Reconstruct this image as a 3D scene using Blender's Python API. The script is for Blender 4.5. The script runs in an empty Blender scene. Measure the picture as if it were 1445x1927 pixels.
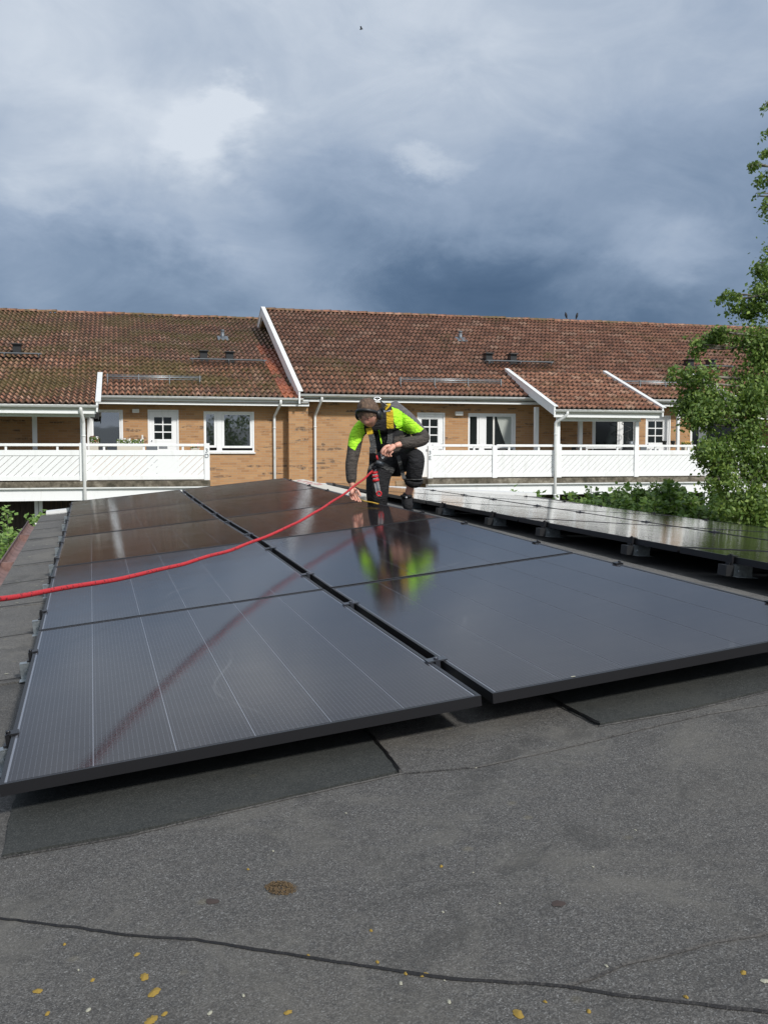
import bpy, bmesh, math, random
from mathutils import Vector, Matrix, noise
random.seed(7)
R = math.radians
PI = math.pi
sc = bpy.context.scene
C = sc.collection

# ------------------------------------------------------------------ camera
CAM_Z = 3.65
PITCH = R(3.57)
F = 1820.0
cam_d = bpy.data.cameras.new('camera')
cam_d.sensor_fit = 'VERTICAL'; cam_d.sensor_height = 36; cam_d.lens = F/1927*36
cam_d.clip_start = 0.05; cam_d.clip_end = 5000
cam = bpy.data.objects.new('camera', cam_d); C.objects.link(cam)
cam.location = (0, 0, CAM_Z); cam.rotation_euler = (PI/2-PITCH, 0, 0)
sc.camera = cam
sc.render.resolution_x = 767; sc.render.resolution_y = 1024
sc.view_settings.view_transform = 'Standard'; sc.view_settings.look = 'None'
sc.view_settings.gamma = 1; sc.view_settings.exposure = 0.12
sc.view_settings.use_curve_mapping = False
FW = Vector((0, math.cos(PITCH), -math.sin(PITCH))); RT = Vector((1, 0, 0)); UP = Vector((0, math.sin(PITCH), math.cos(PITCH)))
CO = Vector((0, 0, CAM_Z))
def ray(x, y): return FW + RT*((x-722.5)/F) - UP*((y-963.5)/F)
def at(x, y, Z): return CO + ray(x, y)*Z

# ------------------------------------------------------------------ sun and sky
SUN_EL, SUN_AZ = R(38), R(36)          # azimuth measured from straight behind the camera towards its right
SUND = Vector((math.sin(SUN_AZ)*math.cos(SUN_EL), -math.cos(SUN_AZ)*math.cos(SUN_EL), math.sin(SUN_EL)))
sl = bpy.data.lights.new('sun', 'SUN'); sl.energy = 3.1; sl.angle = R(6); sl.color = (1, .965, .91)
so = bpy.data.objects.new('sun', sl); C.objects.link(so)
so.rotation_euler = SUND.to_track_quat('Z', 'Y').to_euler(); so.location = (0, 0, 40)

W = bpy.data.worlds.new('World'); sc.world = W; W.use_nodes = True
nt = W.node_tree; nt.nodes.clear()
def N(nt, typ, **kw):
    n = nt.nodes.new(typ)
    for k, v in kw.items():
        if k.startswith('i_'): n.inputs[k[2:].replace('_', ' ')].default_value = v
        else: setattr(n, k, v)
    return n
def link(nt, a, b): nt.links.new(a, b)
def math_n(nt, op, a, b=None, c=None, clamp=False):
    n = nt.nodes.new('ShaderNodeMath'); n.operation = op; n.use_clamp = clamp
    for i, v in enumerate((a, b, c)):
        if v is None: continue
        if isinstance(v, (int, float)): n.inputs[i].default_value = v
        else: nt.links.new(v, n.inputs[i])
    return n.outputs[0]
def mixc(nt, f, a, b, typ='MIX'):
    n = nt.nodes.new('ShaderNodeMix'); n.data_type = 'RGBA'; n.blend_type = typ
    for sock, v in ((n.inputs[0], f), (n.inputs[6], a), (n.inputs[7], b)):
        if isinstance(v, (int, float)): sock.default_value = v
        elif isinstance(v, tuple): sock.default_value = (*v[:3], 1)
        else: nt.links.new(v, sock)
    return n.outputs[2]
def ramp(nt, fac, stops, interp='LINEAR'):
    n = nt.nodes.new('ShaderNodeValToRGB'); n.color_ramp.interpolation = interp
    e = n.color_ramp.elements
    while len(e) < len(stops): e.new(.5)
    for el, (p, c) in zip(e, stops):
        el.position = p; el.color = (*c, 1) if len(c) == 3 else c
    nt.links.new(fac, n.inputs[0]); return n.outputs[0]
def smooth(nt, v, a, b):
    n = nt.nodes.new('ShaderNodeMapRange'); n.interpolation_type = 'SMOOTHSTEP'
    n.inputs[1].default_value = a; n.inputs[2].default_value = b
    nt.links.new(v, n.inputs[0]); return n.outputs[0]
def s2l(*c): return tuple(((x/255)/12.92 if x/255 <= .04045 else ((x/255+.055)/1.055)**2.4) for x in c)

tc = N(nt, 'ShaderNodeTexCoord')
mp = N(nt, 'ShaderNodeMapping'); mp.inputs['Scale'].default_value = (1, 1, 1.9); link(nt, tc.outputs['Generated'], mp.inputs[0])
wn = N(nt, 'ShaderNodeTexNoise', i_Scale=3.2, i_Detail=6.0, i_Roughness=.55); link(nt, mp.outputs[0], wn.inputs['Vector'])
wv = nt.nodes.new('ShaderNodeVectorMath'); wv.operation = 'SUBTRACT'; link(nt, wn.outputs['Color'], wv.inputs[0]); wv.inputs[1].default_value = (.5, .5, .5)
ws = nt.nodes.new('ShaderNodeVectorMath'); ws.operation = 'MULTIPLY_ADD'; link(nt, wv.outputs[0], ws.inputs[0]); ws.inputs[1].default_value = (.16, .16, .11); link(nt, tc.outputs['Generated'], ws.inputs[2])
wnrm = nt.nodes.new('ShaderNodeVectorMath'); wnrm.operation = 'NORMALIZE'; wn2 = N(nt, 'ShaderNodeTexNoise', i_Scale=11.0, i_Detail=8.0, i_Roughness=.62); link(nt, mp.outputs[0], wn2.inputs['Vector'])
wv2 = nt.nodes.new('ShaderNodeVectorMath'); wv2.operation = 'SUBTRACT'; link(nt, wn2.outputs['Color'], wv2.inputs[0]); wv2.inputs[1].default_value = (.5, .5, .5)
ws2 = nt.nodes.new('ShaderNodeVectorMath'); ws2.operation = 'MULTIPLY_ADD'; link(nt, wv2.outputs[0], ws2.inputs[0]); ws2.inputs[1].default_value = (.10, .10, .085); link(nt, ws.outputs[0], ws2.inputs[2])
link(nt, ws2.outputs[0], wnrm.inputs[0])
fb = N(nt, 'ShaderNodeTexNoise', i_Scale=2.6, i_Detail=9.0, i_Roughness=.56, i_Distortion=.5); link(nt, mp.outputs[0], fb.inputs['Vector'])
fb2 = N(nt, 'ShaderNodeTexNoise', i_Scale=7.0, i_Detail=12.0, i_Roughness=.60, i_Distortion=.9); link(nt, mp.outputs[0], fb2.inputs['Vector'])
sep = nt.nodes.new('ShaderNodeSeparateXYZ'); link(nt, wnrm.outputs[0], sep.inputs[0])
base = nt.nodes.new('ShaderNodeMapRange'); base.inputs[1].default_value = .08; base.inputs[2].default_value = .42; base.inputs[3].default_value = .31; base.inputs[4].default_value = .78
link(nt, sep.outputs[2], base.inputs[0])
val = base.outputs[0]
# clouds with a place of their own in the sky: direction, inner/outer angle (deg), amount
def blob(px, py, r, amt, sx=1.0):
    global val
    d = ray(px, py).normalized()
    dp = nt.nodes.new('ShaderNodeVectorMath'); dp.operation = 'SUBTRACT'; link(nt, wnrm.outputs[0], dp.inputs[0]); dp.inputs[1].default_value = d
    m = nt.nodes.new('ShaderNodeVectorMath'); m.operation = 'MULTIPLY'; link(nt, dp.outputs[0], m.inputs[0]); m.inputs[1].default_value = (1/sx, 1/sx, 1)
    ln = nt.nodes.new('ShaderNodeVectorMath'); ln.operation = 'LENGTH'; link(nt, m.outputs[0], ln.inputs[0])
    mr = nt.nodes.new('ShaderNodeMapRange'); mr.interpolation_type = 'SMOOTHERSTEP'
    mr.inputs[1].default_value = 0; mr.inputs[2].default_value = math.radians(r); mr.inputs[3].default_value = amt; mr.inputs[4].default_value = 0
    link(nt, ln.outputs[1], mr.inputs[0])
    val = math_n(nt, 'ADD', val, mr.outputs[0])
blob(440, 215, 2.0, .20, 1.2); blob(400, 305, 3.8, .20, 1.2); blob(440, 260, 6.0, .10, 1.4); blob(60, 390, 2.6, .10, 1.6); blob(1260, 440, 3.4, .08, 2.0); blob(1250, 610, 4.0, -.14, 2.2); blob(300, 330, 7, .16, 1.6); blob(60, 150, 9, .20, 1.6)
blob(30, 400, 4.5, .14, 1.5); blob(450, 520, 6, .20, 2.0); blob(840, 295, 1.5, .20, 2.4); blob(740, 130, 9, .10, 1.6)
blob(1240, 450, 3.5, .12, 1.8); blob(1120, 570, 2.6, .12, 2.0); blob(300, 560, 4.0, -.20, 2.2); blob(930, 570, 6.0, -.27, 2.0)
blob(700, 470, 6, -.10, 2); blob(1380, 330, 9, -.10, 1.4); blob(90, 480, 4, -.06, 2); blob(130, 560, 3, .10, 2)
val = math_n(nt, 'ADD', val, math_n(nt, 'MULTIPLY', math_n(nt, 'SUBTRACT', fb.outputs[0], .5), .30))
val = math_n(nt, 'ADD', val, math_n(nt, 'MULTIPLY', math_n(nt, 'SUBTRACT', fb2.outputs[0], .5), .36))
# towards the sun, behind the photographer, the cloud cover thins and is bright
dt = nt.nodes.new('ShaderNodeVectorMath'); dt.operation = 'DOT_PRODUCT'; link(nt, tc.outputs['Generated'], dt.inputs[0]); dt.inputs[1].default_value = SUND
val = math_n(nt, 'ADD', val, math_n(nt, 'MULTIPLY', smooth(nt, dt.outputs[1], .15, 1.0), .42))
col = ramp(nt, val, [(0.0, s2l(60, 84, 114)), (.22, s2l(88, 110, 138)), (.42, s2l(124, 143, 168)), (.62, s2l(152, 168, 190)), (.8, s2l(180, 192, 208)), (1.0, s2l(212, 220, 230))])
bg1 = N(nt, 'ShaderNodeBackground', i_Strength=1.0); link(nt, col, bg1.inputs[0])
sk = N(nt, 'ShaderNodeTexSky'); sk.sky_type = 'NISHITA'; sk.sun_disc = False; sk.sun_elevation = SUN_EL; sk.sun_rotation = PI-SUN_AZ
bg2 = N(nt, 'ShaderNodeBackground', i_Strength=.07); link(nt, sk.outputs[0], bg2.inputs[0])
mx = nt.nodes.new('ShaderNodeMixShader'); mx.inputs[0].default_value = .92; link(nt, bg2.outputs[0], mx.inputs[1]); link(nt, bg1.outputs[0], mx.inputs[2])
wo = nt.nodes.new('ShaderNodeOutputWorld'); link(nt, mx.outputs[0], wo.inputs[0])

# ------------------------------------------------------------------ materials
M = {}
def mat(name, col=(.5, .5, .5), rough=.6, metal=0.0, spec=.5, build=None, bump=None):
    m = bpy.data.materials.new(name); m.use_nodes = True
    t = m.node_tree; b = t.nodes['Principled BSDF']
    b.inputs['Base Color'].default_value = (*col, 1); b.inputs['Roughness'].default_value = rough
    b.inputs['Metallic'].default_value = metal; b.inputs['Specular IOR Level'].default_value = spec
    co = t.nodes.new('ShaderNodeTexCoord')
    geo = t.nodes.new('ShaderNodeNewGeometry')
    if build: build(t, b, co, geo)
    M[name] = m; return m
def tn(t, vec, scale, detail=5, rough=.55, dist=0.0):
    n = N(t, 'ShaderNodeTexNoise'); n.inputs['Scale'].default_value = scale; n.inputs['Detail'].default_value = detail
    n.inputs['Roughness'].default_value = rough; n.inputs['Distortion'].default_value = dist
    link(t, vec, n.inputs['Vector']); return n.outputs[0]
def bumpn(t, b, h, strength=.5, dist=.01):
    n = t.nodes.new('ShaderNodeBump'); n.inputs['Strength'].default_value = strength; n.inputs['Distance'].default_value = dist
    link(t, h, n.inputs['Height']); link(t, n.outputs[0], b.inputs['Normal'])
def scaled(t, vec, s, rot=(0, 0, 0)):
    n = t.nodes.new('ShaderNodeMapping'); n.inputs['Scale'].default_value = s; n.inputs['Rotation'].default_value = rot
    link(t, vec, n.inputs[0]); return n.outputs[0]

def b_white(t, b, co, geo):
    p = geo.outputs['Position']
    n1 = tn(t, scaled(t, p, (3, 3, .6)), 2.2, 6, .6); n2 = tn(t, p, 30, 4)
    f = smooth(t, n1, .52, .80)
    c = mixc(t, math_n(t, 'MULTIPLY', f, .6), (.86, .87, .87), (.66, .66, .63))
    c = mixc(t, math_n(t, 'MULTIPLY', smooth(t, n2, .55, .8), .12), c, (.55, .54, .50))
    link(t, c, b.inputs['Base Color']); bumpn(t, b, n2, .15, .003)
mat('white_paint', (.8, .8, .8), .45, build=b_white)
mat('white_metal', (.78, .79, .78), .35, build=lambda t, b, co, geo: (link(t, mixc(t, smooth(t, tn(t, geo.outputs['Position'], 5, 5), .5, .8), (.76, .77, .76), (.55, .55, .5)), b.inputs['Base Color'])))
mat('plastic_white', (.75, .74, .70), .4)

def b_tile(mossy):
    def f(t, b, co, geo):
        oi = t.nodes.new('ShaderNodeObjectInfo'); p = geo.outputs['Position']
        rnd = math_n(t, 'FRACT', math_n(t, 'ADD', oi.outputs['Random'], geo.outputs['Random Per Island']))
        c = ramp(t, rnd, [(0, (.22, .092, .050)), (.25, (.29, .122, .068)), (.5, (.35, .152, .086)), (.8, (.40, .19, .115)), (.95, (.46, .27, .18)), (1, (.24, .12, .075))])
        n0 = tn(t, p, 9, 6, .7)
        c = mixc(t, smooth(t, n0, .42, .72), c, (.06, .034, .026))
        n4 = tn(t, p, 26, 3, .6)
        c = mixc(t, math_n(t, 'MULTIPLY', smooth(t, n4, .60, .72), .7), c, (.38, .33, .28))
        # moss dirt plus painted-in shade darkens the tile valleys, laps and lips
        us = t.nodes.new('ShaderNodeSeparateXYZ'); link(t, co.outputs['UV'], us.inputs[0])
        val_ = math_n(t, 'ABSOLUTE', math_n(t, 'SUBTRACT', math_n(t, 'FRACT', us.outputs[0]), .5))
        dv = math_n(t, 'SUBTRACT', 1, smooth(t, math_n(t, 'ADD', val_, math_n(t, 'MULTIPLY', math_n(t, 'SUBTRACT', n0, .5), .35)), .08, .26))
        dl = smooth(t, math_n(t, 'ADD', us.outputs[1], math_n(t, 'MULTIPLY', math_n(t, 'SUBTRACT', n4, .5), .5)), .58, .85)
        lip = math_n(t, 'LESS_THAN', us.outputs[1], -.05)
        dirt_shade = math_n(t, 'MULTIPLY', math_n(t, 'MAXIMUM', math_n(t, 'MAXIMUM', dv, dl), lip), .86)
        c = mixc(t, dirt_shade, c, (.035, .024, .017))
        n1 = tn(t, p, .55, 5, .6); n2 = tn(t, p, 7, 5, .7)
        s = math_n(t, 'ADD', math_n(t, 'MULTIPLY', n1, 1.1), math_n(t, 'MULTIPLY', n2, .7))
        lo, hi = (.80, 1.05) if mossy else (.95, 1.22)
        mfac = smooth(t, s, lo, hi)
        mc = ramp(t, tn(t, p, 14, 4), [(.3, (.04, .034, .014)), (.55, (.10, .078, .020)), (.8, (.16, .125, .035))])
        c = mixc(t, math_n(t, 'MULTIPLY', mfac, .80), c, mc)
        link(t, c, b.inputs['Base Color']); b.inputs['Roughness'].default_value = .68
        bumpn(t, b, math_n(t, 'ADD', n4, math_n(t, 'MULTIPLY', mfac, n2)), .6, .02)
    return f
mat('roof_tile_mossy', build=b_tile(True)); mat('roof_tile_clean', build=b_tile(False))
def b_newtile(t, b, co, geo):
    oi = t.nodes.new('ShaderNodeObjectInfo')
    c = ramp(t, oi.outputs['Random'], [(0, (.26, .085, .045)), (.5, (.40, .14, .07)), (1, (.20, .07, .045))])
    c = mixc(t, smooth(t, tn(t, geo.outputs['Position'], 12, 5), .5, .75), c, (.10, .05, .03)); link(t, c, b.inputs['Base Color'])
mat('roof_tile_orange', build=b_newtile)

def b_brick(t, b, co, geo):
    # brick courses run along the facade: coordinates turned into the wall's own frame
    v = scaled(t, co.outputs['UV'], (1, 1, 1))
    br = t.nodes.new('ShaderNodeTexBrick'); link(t, v, br.inputs['Vector'])
    br.inputs['Scale'].default_value = 1; br.inputs['Brick Width'].default_value = .26; br.inputs['Row Height'].default_value = .077
    br.inputs['Mortar Size'].default_value = .006; br.inputs['Bias'].default_value = 0
    br.inputs['Color1'].default_value = (0, 0, 0, 1); br.inputs['Color2'].default_value = (1, 1, 1, 1); br.inputs['Mortar'].default_value = (.5, .5, .5, 1)
    c = ramp(t, br.outputs['Color'], [(0, (.36, .18, .072)), (.2, (.43, .22, .092)), (.5, (.47, .25, .105)), (.8, (.50, .28, .125)), (.93, (.43, .23, .10)), (1, (.44, .25, .12))])
    # a second, longer cell picks the odd dark, over-burnt brick
    v2 = t.nodes.new('ShaderNodeTexVoronoi'); v2.inputs['Scale'].default_value = 1
    link(t, scaled(t, co.outputs['UV'], (1.9, 12.99, 1)), v2.inputs['Vector'])
    dk = math_n(t, 'GREATER_THAN', N_sep(t, v2.outputs['Color']), .90)
    c = mixc(t, math_n(t, 'MULTIPLY', dk, smooth(t, tn(t, co.outputs['UV'], 6, 4), .38, .6)), c, (.13, .075, .045))
    c = mixc(t, math_n(t, 'MULTIPLY', smooth(t, tn(t, co.outputs['UV'], .9, 5), .4, .75), .35), c, (.36, .22, .12))
    c = mixc(t, br.outputs['Fac'], c, (.40, .29, .19)); c = mixc(t, .05, c, (.42, .36, .30))
    link(t, c, b.inputs['Base Color']); bumpn(t, b, math_n(t, 'SUBTRACT', 1, br.outputs['Fac']), .6, .006)
def N_sep(t, colsock):
    s = t.nodes.new('ShaderNodeSeparateColor'); link(t, colsock, s.inputs[0]); return s.outputs[0]
mat('yellow_brick', rough=.85, build=b_brick)

def b_felt(light, green=0.0):
    def f(t, b, co, geo):
        p = geo.outputs['Position']
        g = N(t, 'ShaderNodeTexVoronoi'); g.inputs['Scale'].default_value = 430; link(t, p, g.inputs['Vector'])
        gr = N_sep(t, g.outputs['Color'])
        L = light
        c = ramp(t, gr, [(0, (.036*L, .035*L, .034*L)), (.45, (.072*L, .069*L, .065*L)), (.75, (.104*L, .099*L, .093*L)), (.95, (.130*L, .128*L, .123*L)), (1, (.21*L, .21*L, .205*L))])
        n1 = tn(t, p, 1.1, 6, .6); n2 = tn(t, p, 70, 4, .7)
        c = mixc(t, math_n(t, 'MULTIPLY', smooth(t, n1, .4, .7), .40), c, mixc(t, .5, c, (.125*L, .115*L, .095*L)))
        c = mixc(t, math_n(t, 'MULTIPLY', smooth(t, n2, .46, .66), .35), c, (.030*L, .031*L, .033*L))
        n3 = tn(t, p, 5, 6, .65)
        c = mixc(t, math_n(t, 'MULTIPLY', smooth(t, n3, .52, .72), .28), c, (.045, .043, .040))
        n5 = tn(t, p, 2.3, 7, .7, .6)
        c = mixc(t, math_n(t, 'MULTIPLY', smooth(t, n5, .48, .66), .55), c, (.125*L, .118*L, .104*L))
        c = mixc(t, math_n(t, 'MULTIPLY', smooth(t, tn(t, p, 4.2, 7, .72, .4), .52, .68), .50), c, (.036*L, .035*L, .033*L))
        v5 = t.nodes.new('ShaderNodeTexVoronoi'); v5.inputs['Scale'].default_value = 9; link(t, p, v5.inputs['Vector'])
        c = mixc(t, math_n(t, 'MULTIPLY', math_n(t, 'MULTIPLY', math_n(t, 'SUBTRACT', 1, smooth(t, v5.outputs['Distance'], .05, .16)), math_n(t, 'GREATER_THAN', N_sep(t, v5.outputs['Color']), .62)), .30), c, (.17*L, .15*L, .10*L))
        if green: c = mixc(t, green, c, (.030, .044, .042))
        link(t, c, b.inputs['Base Color']); b.inputs['Roughness'].default_value = .78
        b.inputs['Specular IOR Level'].default_value = .35
        bumpn(t, b, math_n(t, 'ADD', math_n(t, 'ADD', gr, math_n(t, 'MULTIPLY', n2, 1.2)), math_n(t, 'MULTIPLY', tn(t, p, 6, 3), 8)), .5, .0020)
    return f
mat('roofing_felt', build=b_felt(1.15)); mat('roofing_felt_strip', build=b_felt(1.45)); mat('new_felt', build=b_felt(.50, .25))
mat('bitumen', (.010, .009, .009), .5, build=lambda t, b, co, geo: bumpn(t, b, tn(t, geo.outputs['Position'], 90, 5), .8, .004))

def b_cell(t, b, co, geo):
    s = t.nodes.new('ShaderNodeSeparateXYZ'); link(t, co.outputs['Object'], s.inputs[0])
    x, y = s.outputs[0], s.outputs[1]
    fx = math_n(t, 'ABSOLUTE', math_n(t, 'SUBTRACT', math_n(t, 'FRACT', math_n(t, 'ADD', math_n(t, 'DIVIDE', x, .01375), 50.5)), .5))
    line = math_n(t, 'LESS_THAN', fx, .055)
    fy = math_n(t, 'ABSOLUTE', math_n(t, 'SUBTRACT', math_n(t, 'FRACT', math_n(t, 'ADD', math_n(t, 'DIVIDE', y, .1065), 50.5)), .5))
    cgap = math_n(t, 'LESS_THAN', fy, .47)
    line = math_n(t, 'MULTIPLY', line, cgap)
    dust = tn(t, geo.outputs['Position'], 2.2, 6, .65); fine = tn(t, geo.outputs['Position'], 240, 3, .7)
    c = mixc(t, smooth(t, dust, .35, .75), (.014, .010, .011), (.024, .019, .019))
    c = mixc(t, math_n(t, 'MULTIPLY', line, .33), c, (.15, .16, .19))
    c = mixc(t, math_n(t, 'MULTIPLY', smooth(t, fine, .74, .80), .4), c, (.25, .25, .24))
    vs_ = t.nodes.new('ShaderNodeTexVoronoi'); vs_.inputs['Scale'].default_value = 16; link(t, geo.outputs['Position'], vs_.inputs['Vector'])
    spot = math_n(t, 'MULTIPLY', math_n(t, 'LESS_THAN', vs_.outputs['Distance'], .045), math_n(t, 'GREATER_THAN', N_sep(t, vs_.outputs['Color']), .72))
    c = mixc(t, math_n(t, 'MULTIPLY', spot, .5), c, (.16, .15, .13))
    wsx = t.nodes.new('ShaderNodeTexWave'); wsx.inputs['Scale'].default_value = .35; wsx.inputs['Distortion'].default_value = 9; wsx.inputs['Detail'].default_value = 3; link(t, geo.outputs['Position'], wsx.inputs['Vector'])
    sc_m = math_n(t, 'MULTIPLY', smooth(t, wsx.outputs[0], .9985, 1.0), smooth(t, tn(t, geo.outputs['Position'], 1.3, 3), .52, .62))
    c = mixc(t, math_n(t, 'MULTIPLY', sc_m, .15), c, (.22, .22, .22))
    link(t, c, b.inputs['Base Color'])
    sm = tn(t, scaled(t, geo.outputs['Position'], (1, 1, 1)), 4.5, 4, .6)
    r = t.nodes.new('ShaderNodeMapRange'); r.inputs[1].default_value = .3; r.inputs[2].default_value = .75; r.inputs[3].default_value = .035; r.inputs[4].default_value = .10
    link(t, sm, r.inputs[0]); link(t, r.outputs[0], b.inputs['Roughness'])
    b.inputs['IOR'].default_value = 1.38
    bumpn(t, b, math_n(t, 'ADD', tn(t, geo.outputs['Position'], 160, 2, .5), math_n(t, 'MULTIPLY', tn(t, geo.outputs['Position'], 3.0, 2, .5), 3.0)), .05, .003)
mat('solar_cell', build=b_cell)
mat('panel_backsheet', (.17, .18, .21), .12)
mat('black_anodised', (.012, .012, .014), .36, 0.0, .4)
mat('frame_top', (.06, .065, .08), .28, .5)
mat('galvanised', build=lambda t, b, co, geo: (link(t, ramp(t, tn(t, geo.outputs['Position'], 60, 4), [(.3, (.26, .29, .31)), (.7, (.42, .46, .48))]), b.inputs['Base Color']), setattr(b.inputs['Metallic'], 'default_value', .75), setattr(b.inputs['Roughness'], 'default_value', .38)))
mat('steel', (.55, .56, .57), .25, .9)
mat('grey_metal', (.16, .18, .20), .45, .4)
mat('black_plastic', (.015, .016, .018), .45)
def b_glass(t, b, co, geo):
    b.inputs['Base Color'].default_value = (.012, .015, .016, 1); b.inputs['Roughness'].default_value = .02; b.inputs['IOR'].default_value = 2.7
    b.inputs['Specular IOR Level'].default_value = .8
    bumpn(t, b, tn(t, geo.outputs['Position'], 1.2, 2), .04, .02)
mat('window_glass', build=b_glass)
mat('dark_glass', (.012, .016, .016), .05, spec=.5)
def b_conc(t, b, co, geo):
    p = geo.outputs['Position']
    c = ramp(t, tn(t, p, 3.5, 6, .7), [(.35, (.05, .045, .03)), (.5, (.14, .12, .09)), (.7, (.34, .31, .25))]); link(t, c, b.inputs['Base Color'])
    bumpn(t, b, tn(t, p, 25, 5), .5, .01)
mat('mossy_concrete', rough=.9, build=b_conc)
def b_dwood(t, b, co, geo):
    c = ramp(t, tn(t, scaled(t, co.outputs['UV'], (6, 1, 1)), 3, 5), [(.3, (.018, .012, .008)), (.7, (.05, .033, .022))]); link(t, c, b.inputs['Base Color'])
mat('dark_wood', rough=.7, build=b_dwood)
mat('tan_wood', rough=.8, build=lambda t, b, co, geo: link(t, ramp(t, tn(t, scaled(t, geo.outputs['Position'], (1, 1, 8)), 5, 5), [(.3, (.26, .17, .10)), (.7, (.40, .29, .18))]), b.inputs['Base Color']))
mat('soffit', (.55, .52, .45), .7)
mat('copper_gutter', rough=.55, build=lambda t, b, co, geo: link(t, ramp(t, tn(t, geo.outputs['Position'], 8, 6, .7), [(.3, (.09, .055, .048)), (.5, (.20, .115, .10)), (.75, (.30, .19, .17))]), b.inputs['Base Color']))
def b_leaf(a, bb, c3):
    def f(t, b, co, geo):
        c = ramp(t, geo.outputs['Random Per Island'], [(0, a), (.5, bb), (.9, c3), (1, tuple(min(1, x*1.5) for x in c3))])
        link(t, c, b.inputs['Base Color']); b.inputs['Roughness'].default_value = .5
        tr = t.nodes.new('ShaderNodeBsdfTranslucent'); link(t, mixc(t, .5, c, (.16, .24, .02)), tr.inputs[0])
        ms = t.nodes.new('ShaderNodeMixShader'); ms.inputs[0].default_value = .38
        out = t.nodes['Material Output']; link(t, b.outputs[0], ms.inputs[1]); link(t, tr.outputs[0], ms.inputs[2]); link(t, ms.outputs[0], out.inputs[0])
    return f
mat('birch_leaf', build=b_leaf((.07, .13, .025), (.13, .22, .045), (.24, .33, .08)))
mat('hedge_leaf', build=b_leaf((.08, .15, .03), (.15, .27, .05), (.26, .38, .09)))
mat('pale_leaf', build=b_leaf((.14, .26, .05), (.22, .36, .09), (.34, .46, .16)))
mat('dark_leaf', build=b_leaf((.012, .03, .008), (.025, .05, .012), (.05, .085, .02)))
mat('flower_white', (.8, .8, .78), .6); mat('flower_pink', (.75, .25, .35), .6); mat('flower_orange', (.8, .45, .12), .6)
mat('bark', rough=.9, build=lambda t, b, co, geo: link(t, ramp(t, tn(t, scaled(t, geo.outputs['Position'], (1, 1, .4)), 9, 6), [(.35, (.05, .04, .03)), (.6, (.22, .20, .17))]), b.inputs['Base Color']))
mat('grass', rough=.9, build=lambda t, b, co, geo: link(t, ramp(t, tn(t, geo.outputs['Position'], 1.5, 8, .7), [(.3, (.03, .06, .015)), (.7, (.08, .13, .03))]), b.inputs['Base Color']))
mat('paving', rough=.9, build=lambda t, b, co, geo: link(t, ramp(t, tn(t, geo.outputs['Position'], 2, 7, .7), [(.3, (.14, .13, .12)), (.7, (.25, .24, .22))]), b.inputs['Base Color']))
mat('hill', (.05, .07, .09), .9)
def b_rope(t, b, co, geo):
    v = t.nodes.new('ShaderNodeTexVoronoi'); v.inputs['Scale'].default_value = 1; link(t, scaled(t, co.outputs['UV'], (160, 6, 1)), v.inputs['Vector'])
    c = mixc(t, math_n(t, 'GREATER_THAN', N_sep(t, v.outputs['Color']), .90), (.50, .022, .030), (.07, .01, .015))
    w = t.nodes.new('ShaderNodeTexWave'); w.inputs['Scale'].default_value = 1; w.wave_type = 'BANDS'; w.bands_direction = 'DIAGONAL'
    link(t, scaled(t, co.outputs['UV'], (60, 3, 1)), w.inputs['Vector'])
    c = mixc(t, math_n(t, 'MULTIPLY', w.outputs[0], .3), c, (.66, .06, .07))
    link(t, c, b.inputs['Base Color']); bumpn(t, b, w.outputs[0], .6, .002)
mat('rope_red', rough=.6, build=b_rope)
def b_cloth(c0, c1, sc_=18):
    def f(t, b, co, geo):
        n = tn(t, geo.outputs['Position'], sc_, 5, .6)
        link(t, ramp(t, n, [(.3, c0), (.7, c1)]), b.inputs['Base Color']); b.inputs['Roughness'].default_value = .85
        w = tn(t, scaled(t, geo.outputs['Position'], (1, 1, 3)), 14, 4, .6, .8); bumpn(t, b, w, 1.0, .035)
    return f
mat('cloth_black', build=b_cloth((.008, .008, .010), (.018, .018, .021)))
mat('cloth_grey', build=b_cloth((.045, .038, .033), (.085, .072, .062)))
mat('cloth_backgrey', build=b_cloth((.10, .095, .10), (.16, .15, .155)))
mat('hi_vis', build=b_cloth((.42, .95, .02), (.55, 1.0, .05)))
mat('skin', rough=.5, build=lambda t, b, co, geo: (link(t, ramp(t, tn(t, geo.outputs['Position'], 25, 4), [(.3, (.60, .29, .21)), (.7, (.72, .40, .30))]), b.inputs['Base Color']), setattr(b.inputs['Subsurface Weight'], 'default_value', .1), setattr(b.inputs['Subsurface Scale'], 'default_value', .02)))
mat('skin_red', (.50, .16, .12), .5)
mat('hair', rough=.7, build=lambda t, b, co, geo: (link(t, ramp(t, tn(t, scaled(t, geo.outputs['Position'], (1, 1, .35)), 75, 5, .75), [(.36, (.028, .018, .013)), (.66, (.20, .12, .075))]), b.inputs['Base Color']), bumpn(t, b, tn(t, geo.outputs['Position'], 120, 3), .9, .006)))
mat('webbing', build=b_cloth((.06, .062, .062), (.10, .10, .10), 60))
mat('pad_yellow', build=b_cloth((.50, .33, .01), (.75, .52, .03), 40))
mat('reflective_grey', (.45, .46, .48), .4)
mat('lanyard_grey', (.26, .26, .26), .7)
mat('strap_red', (.55, .02, .03), .5)
mat('ruler_yellow', (.80, .48, .06), .5)
mat('lichen_yellow', (.27, .18, .035), .95); mat('lichen_pale', (.34, .33, .26), .9); mat('moss_brown', (.10, .068, .036), .95)
mat('stain_brown', (.05, .035, .03), .8)
mat('bird_black', (.015, .015, .018), .7)
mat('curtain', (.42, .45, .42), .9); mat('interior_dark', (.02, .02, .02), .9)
mat('terracotta', (.30, .12, .07), .8); mat('planter_cream', (.62, .58, .50), .7)
mat('faded_red', (.45, .12, .12), .6)
mat('digit_grey', (.22, .24, .26), .5)

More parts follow.
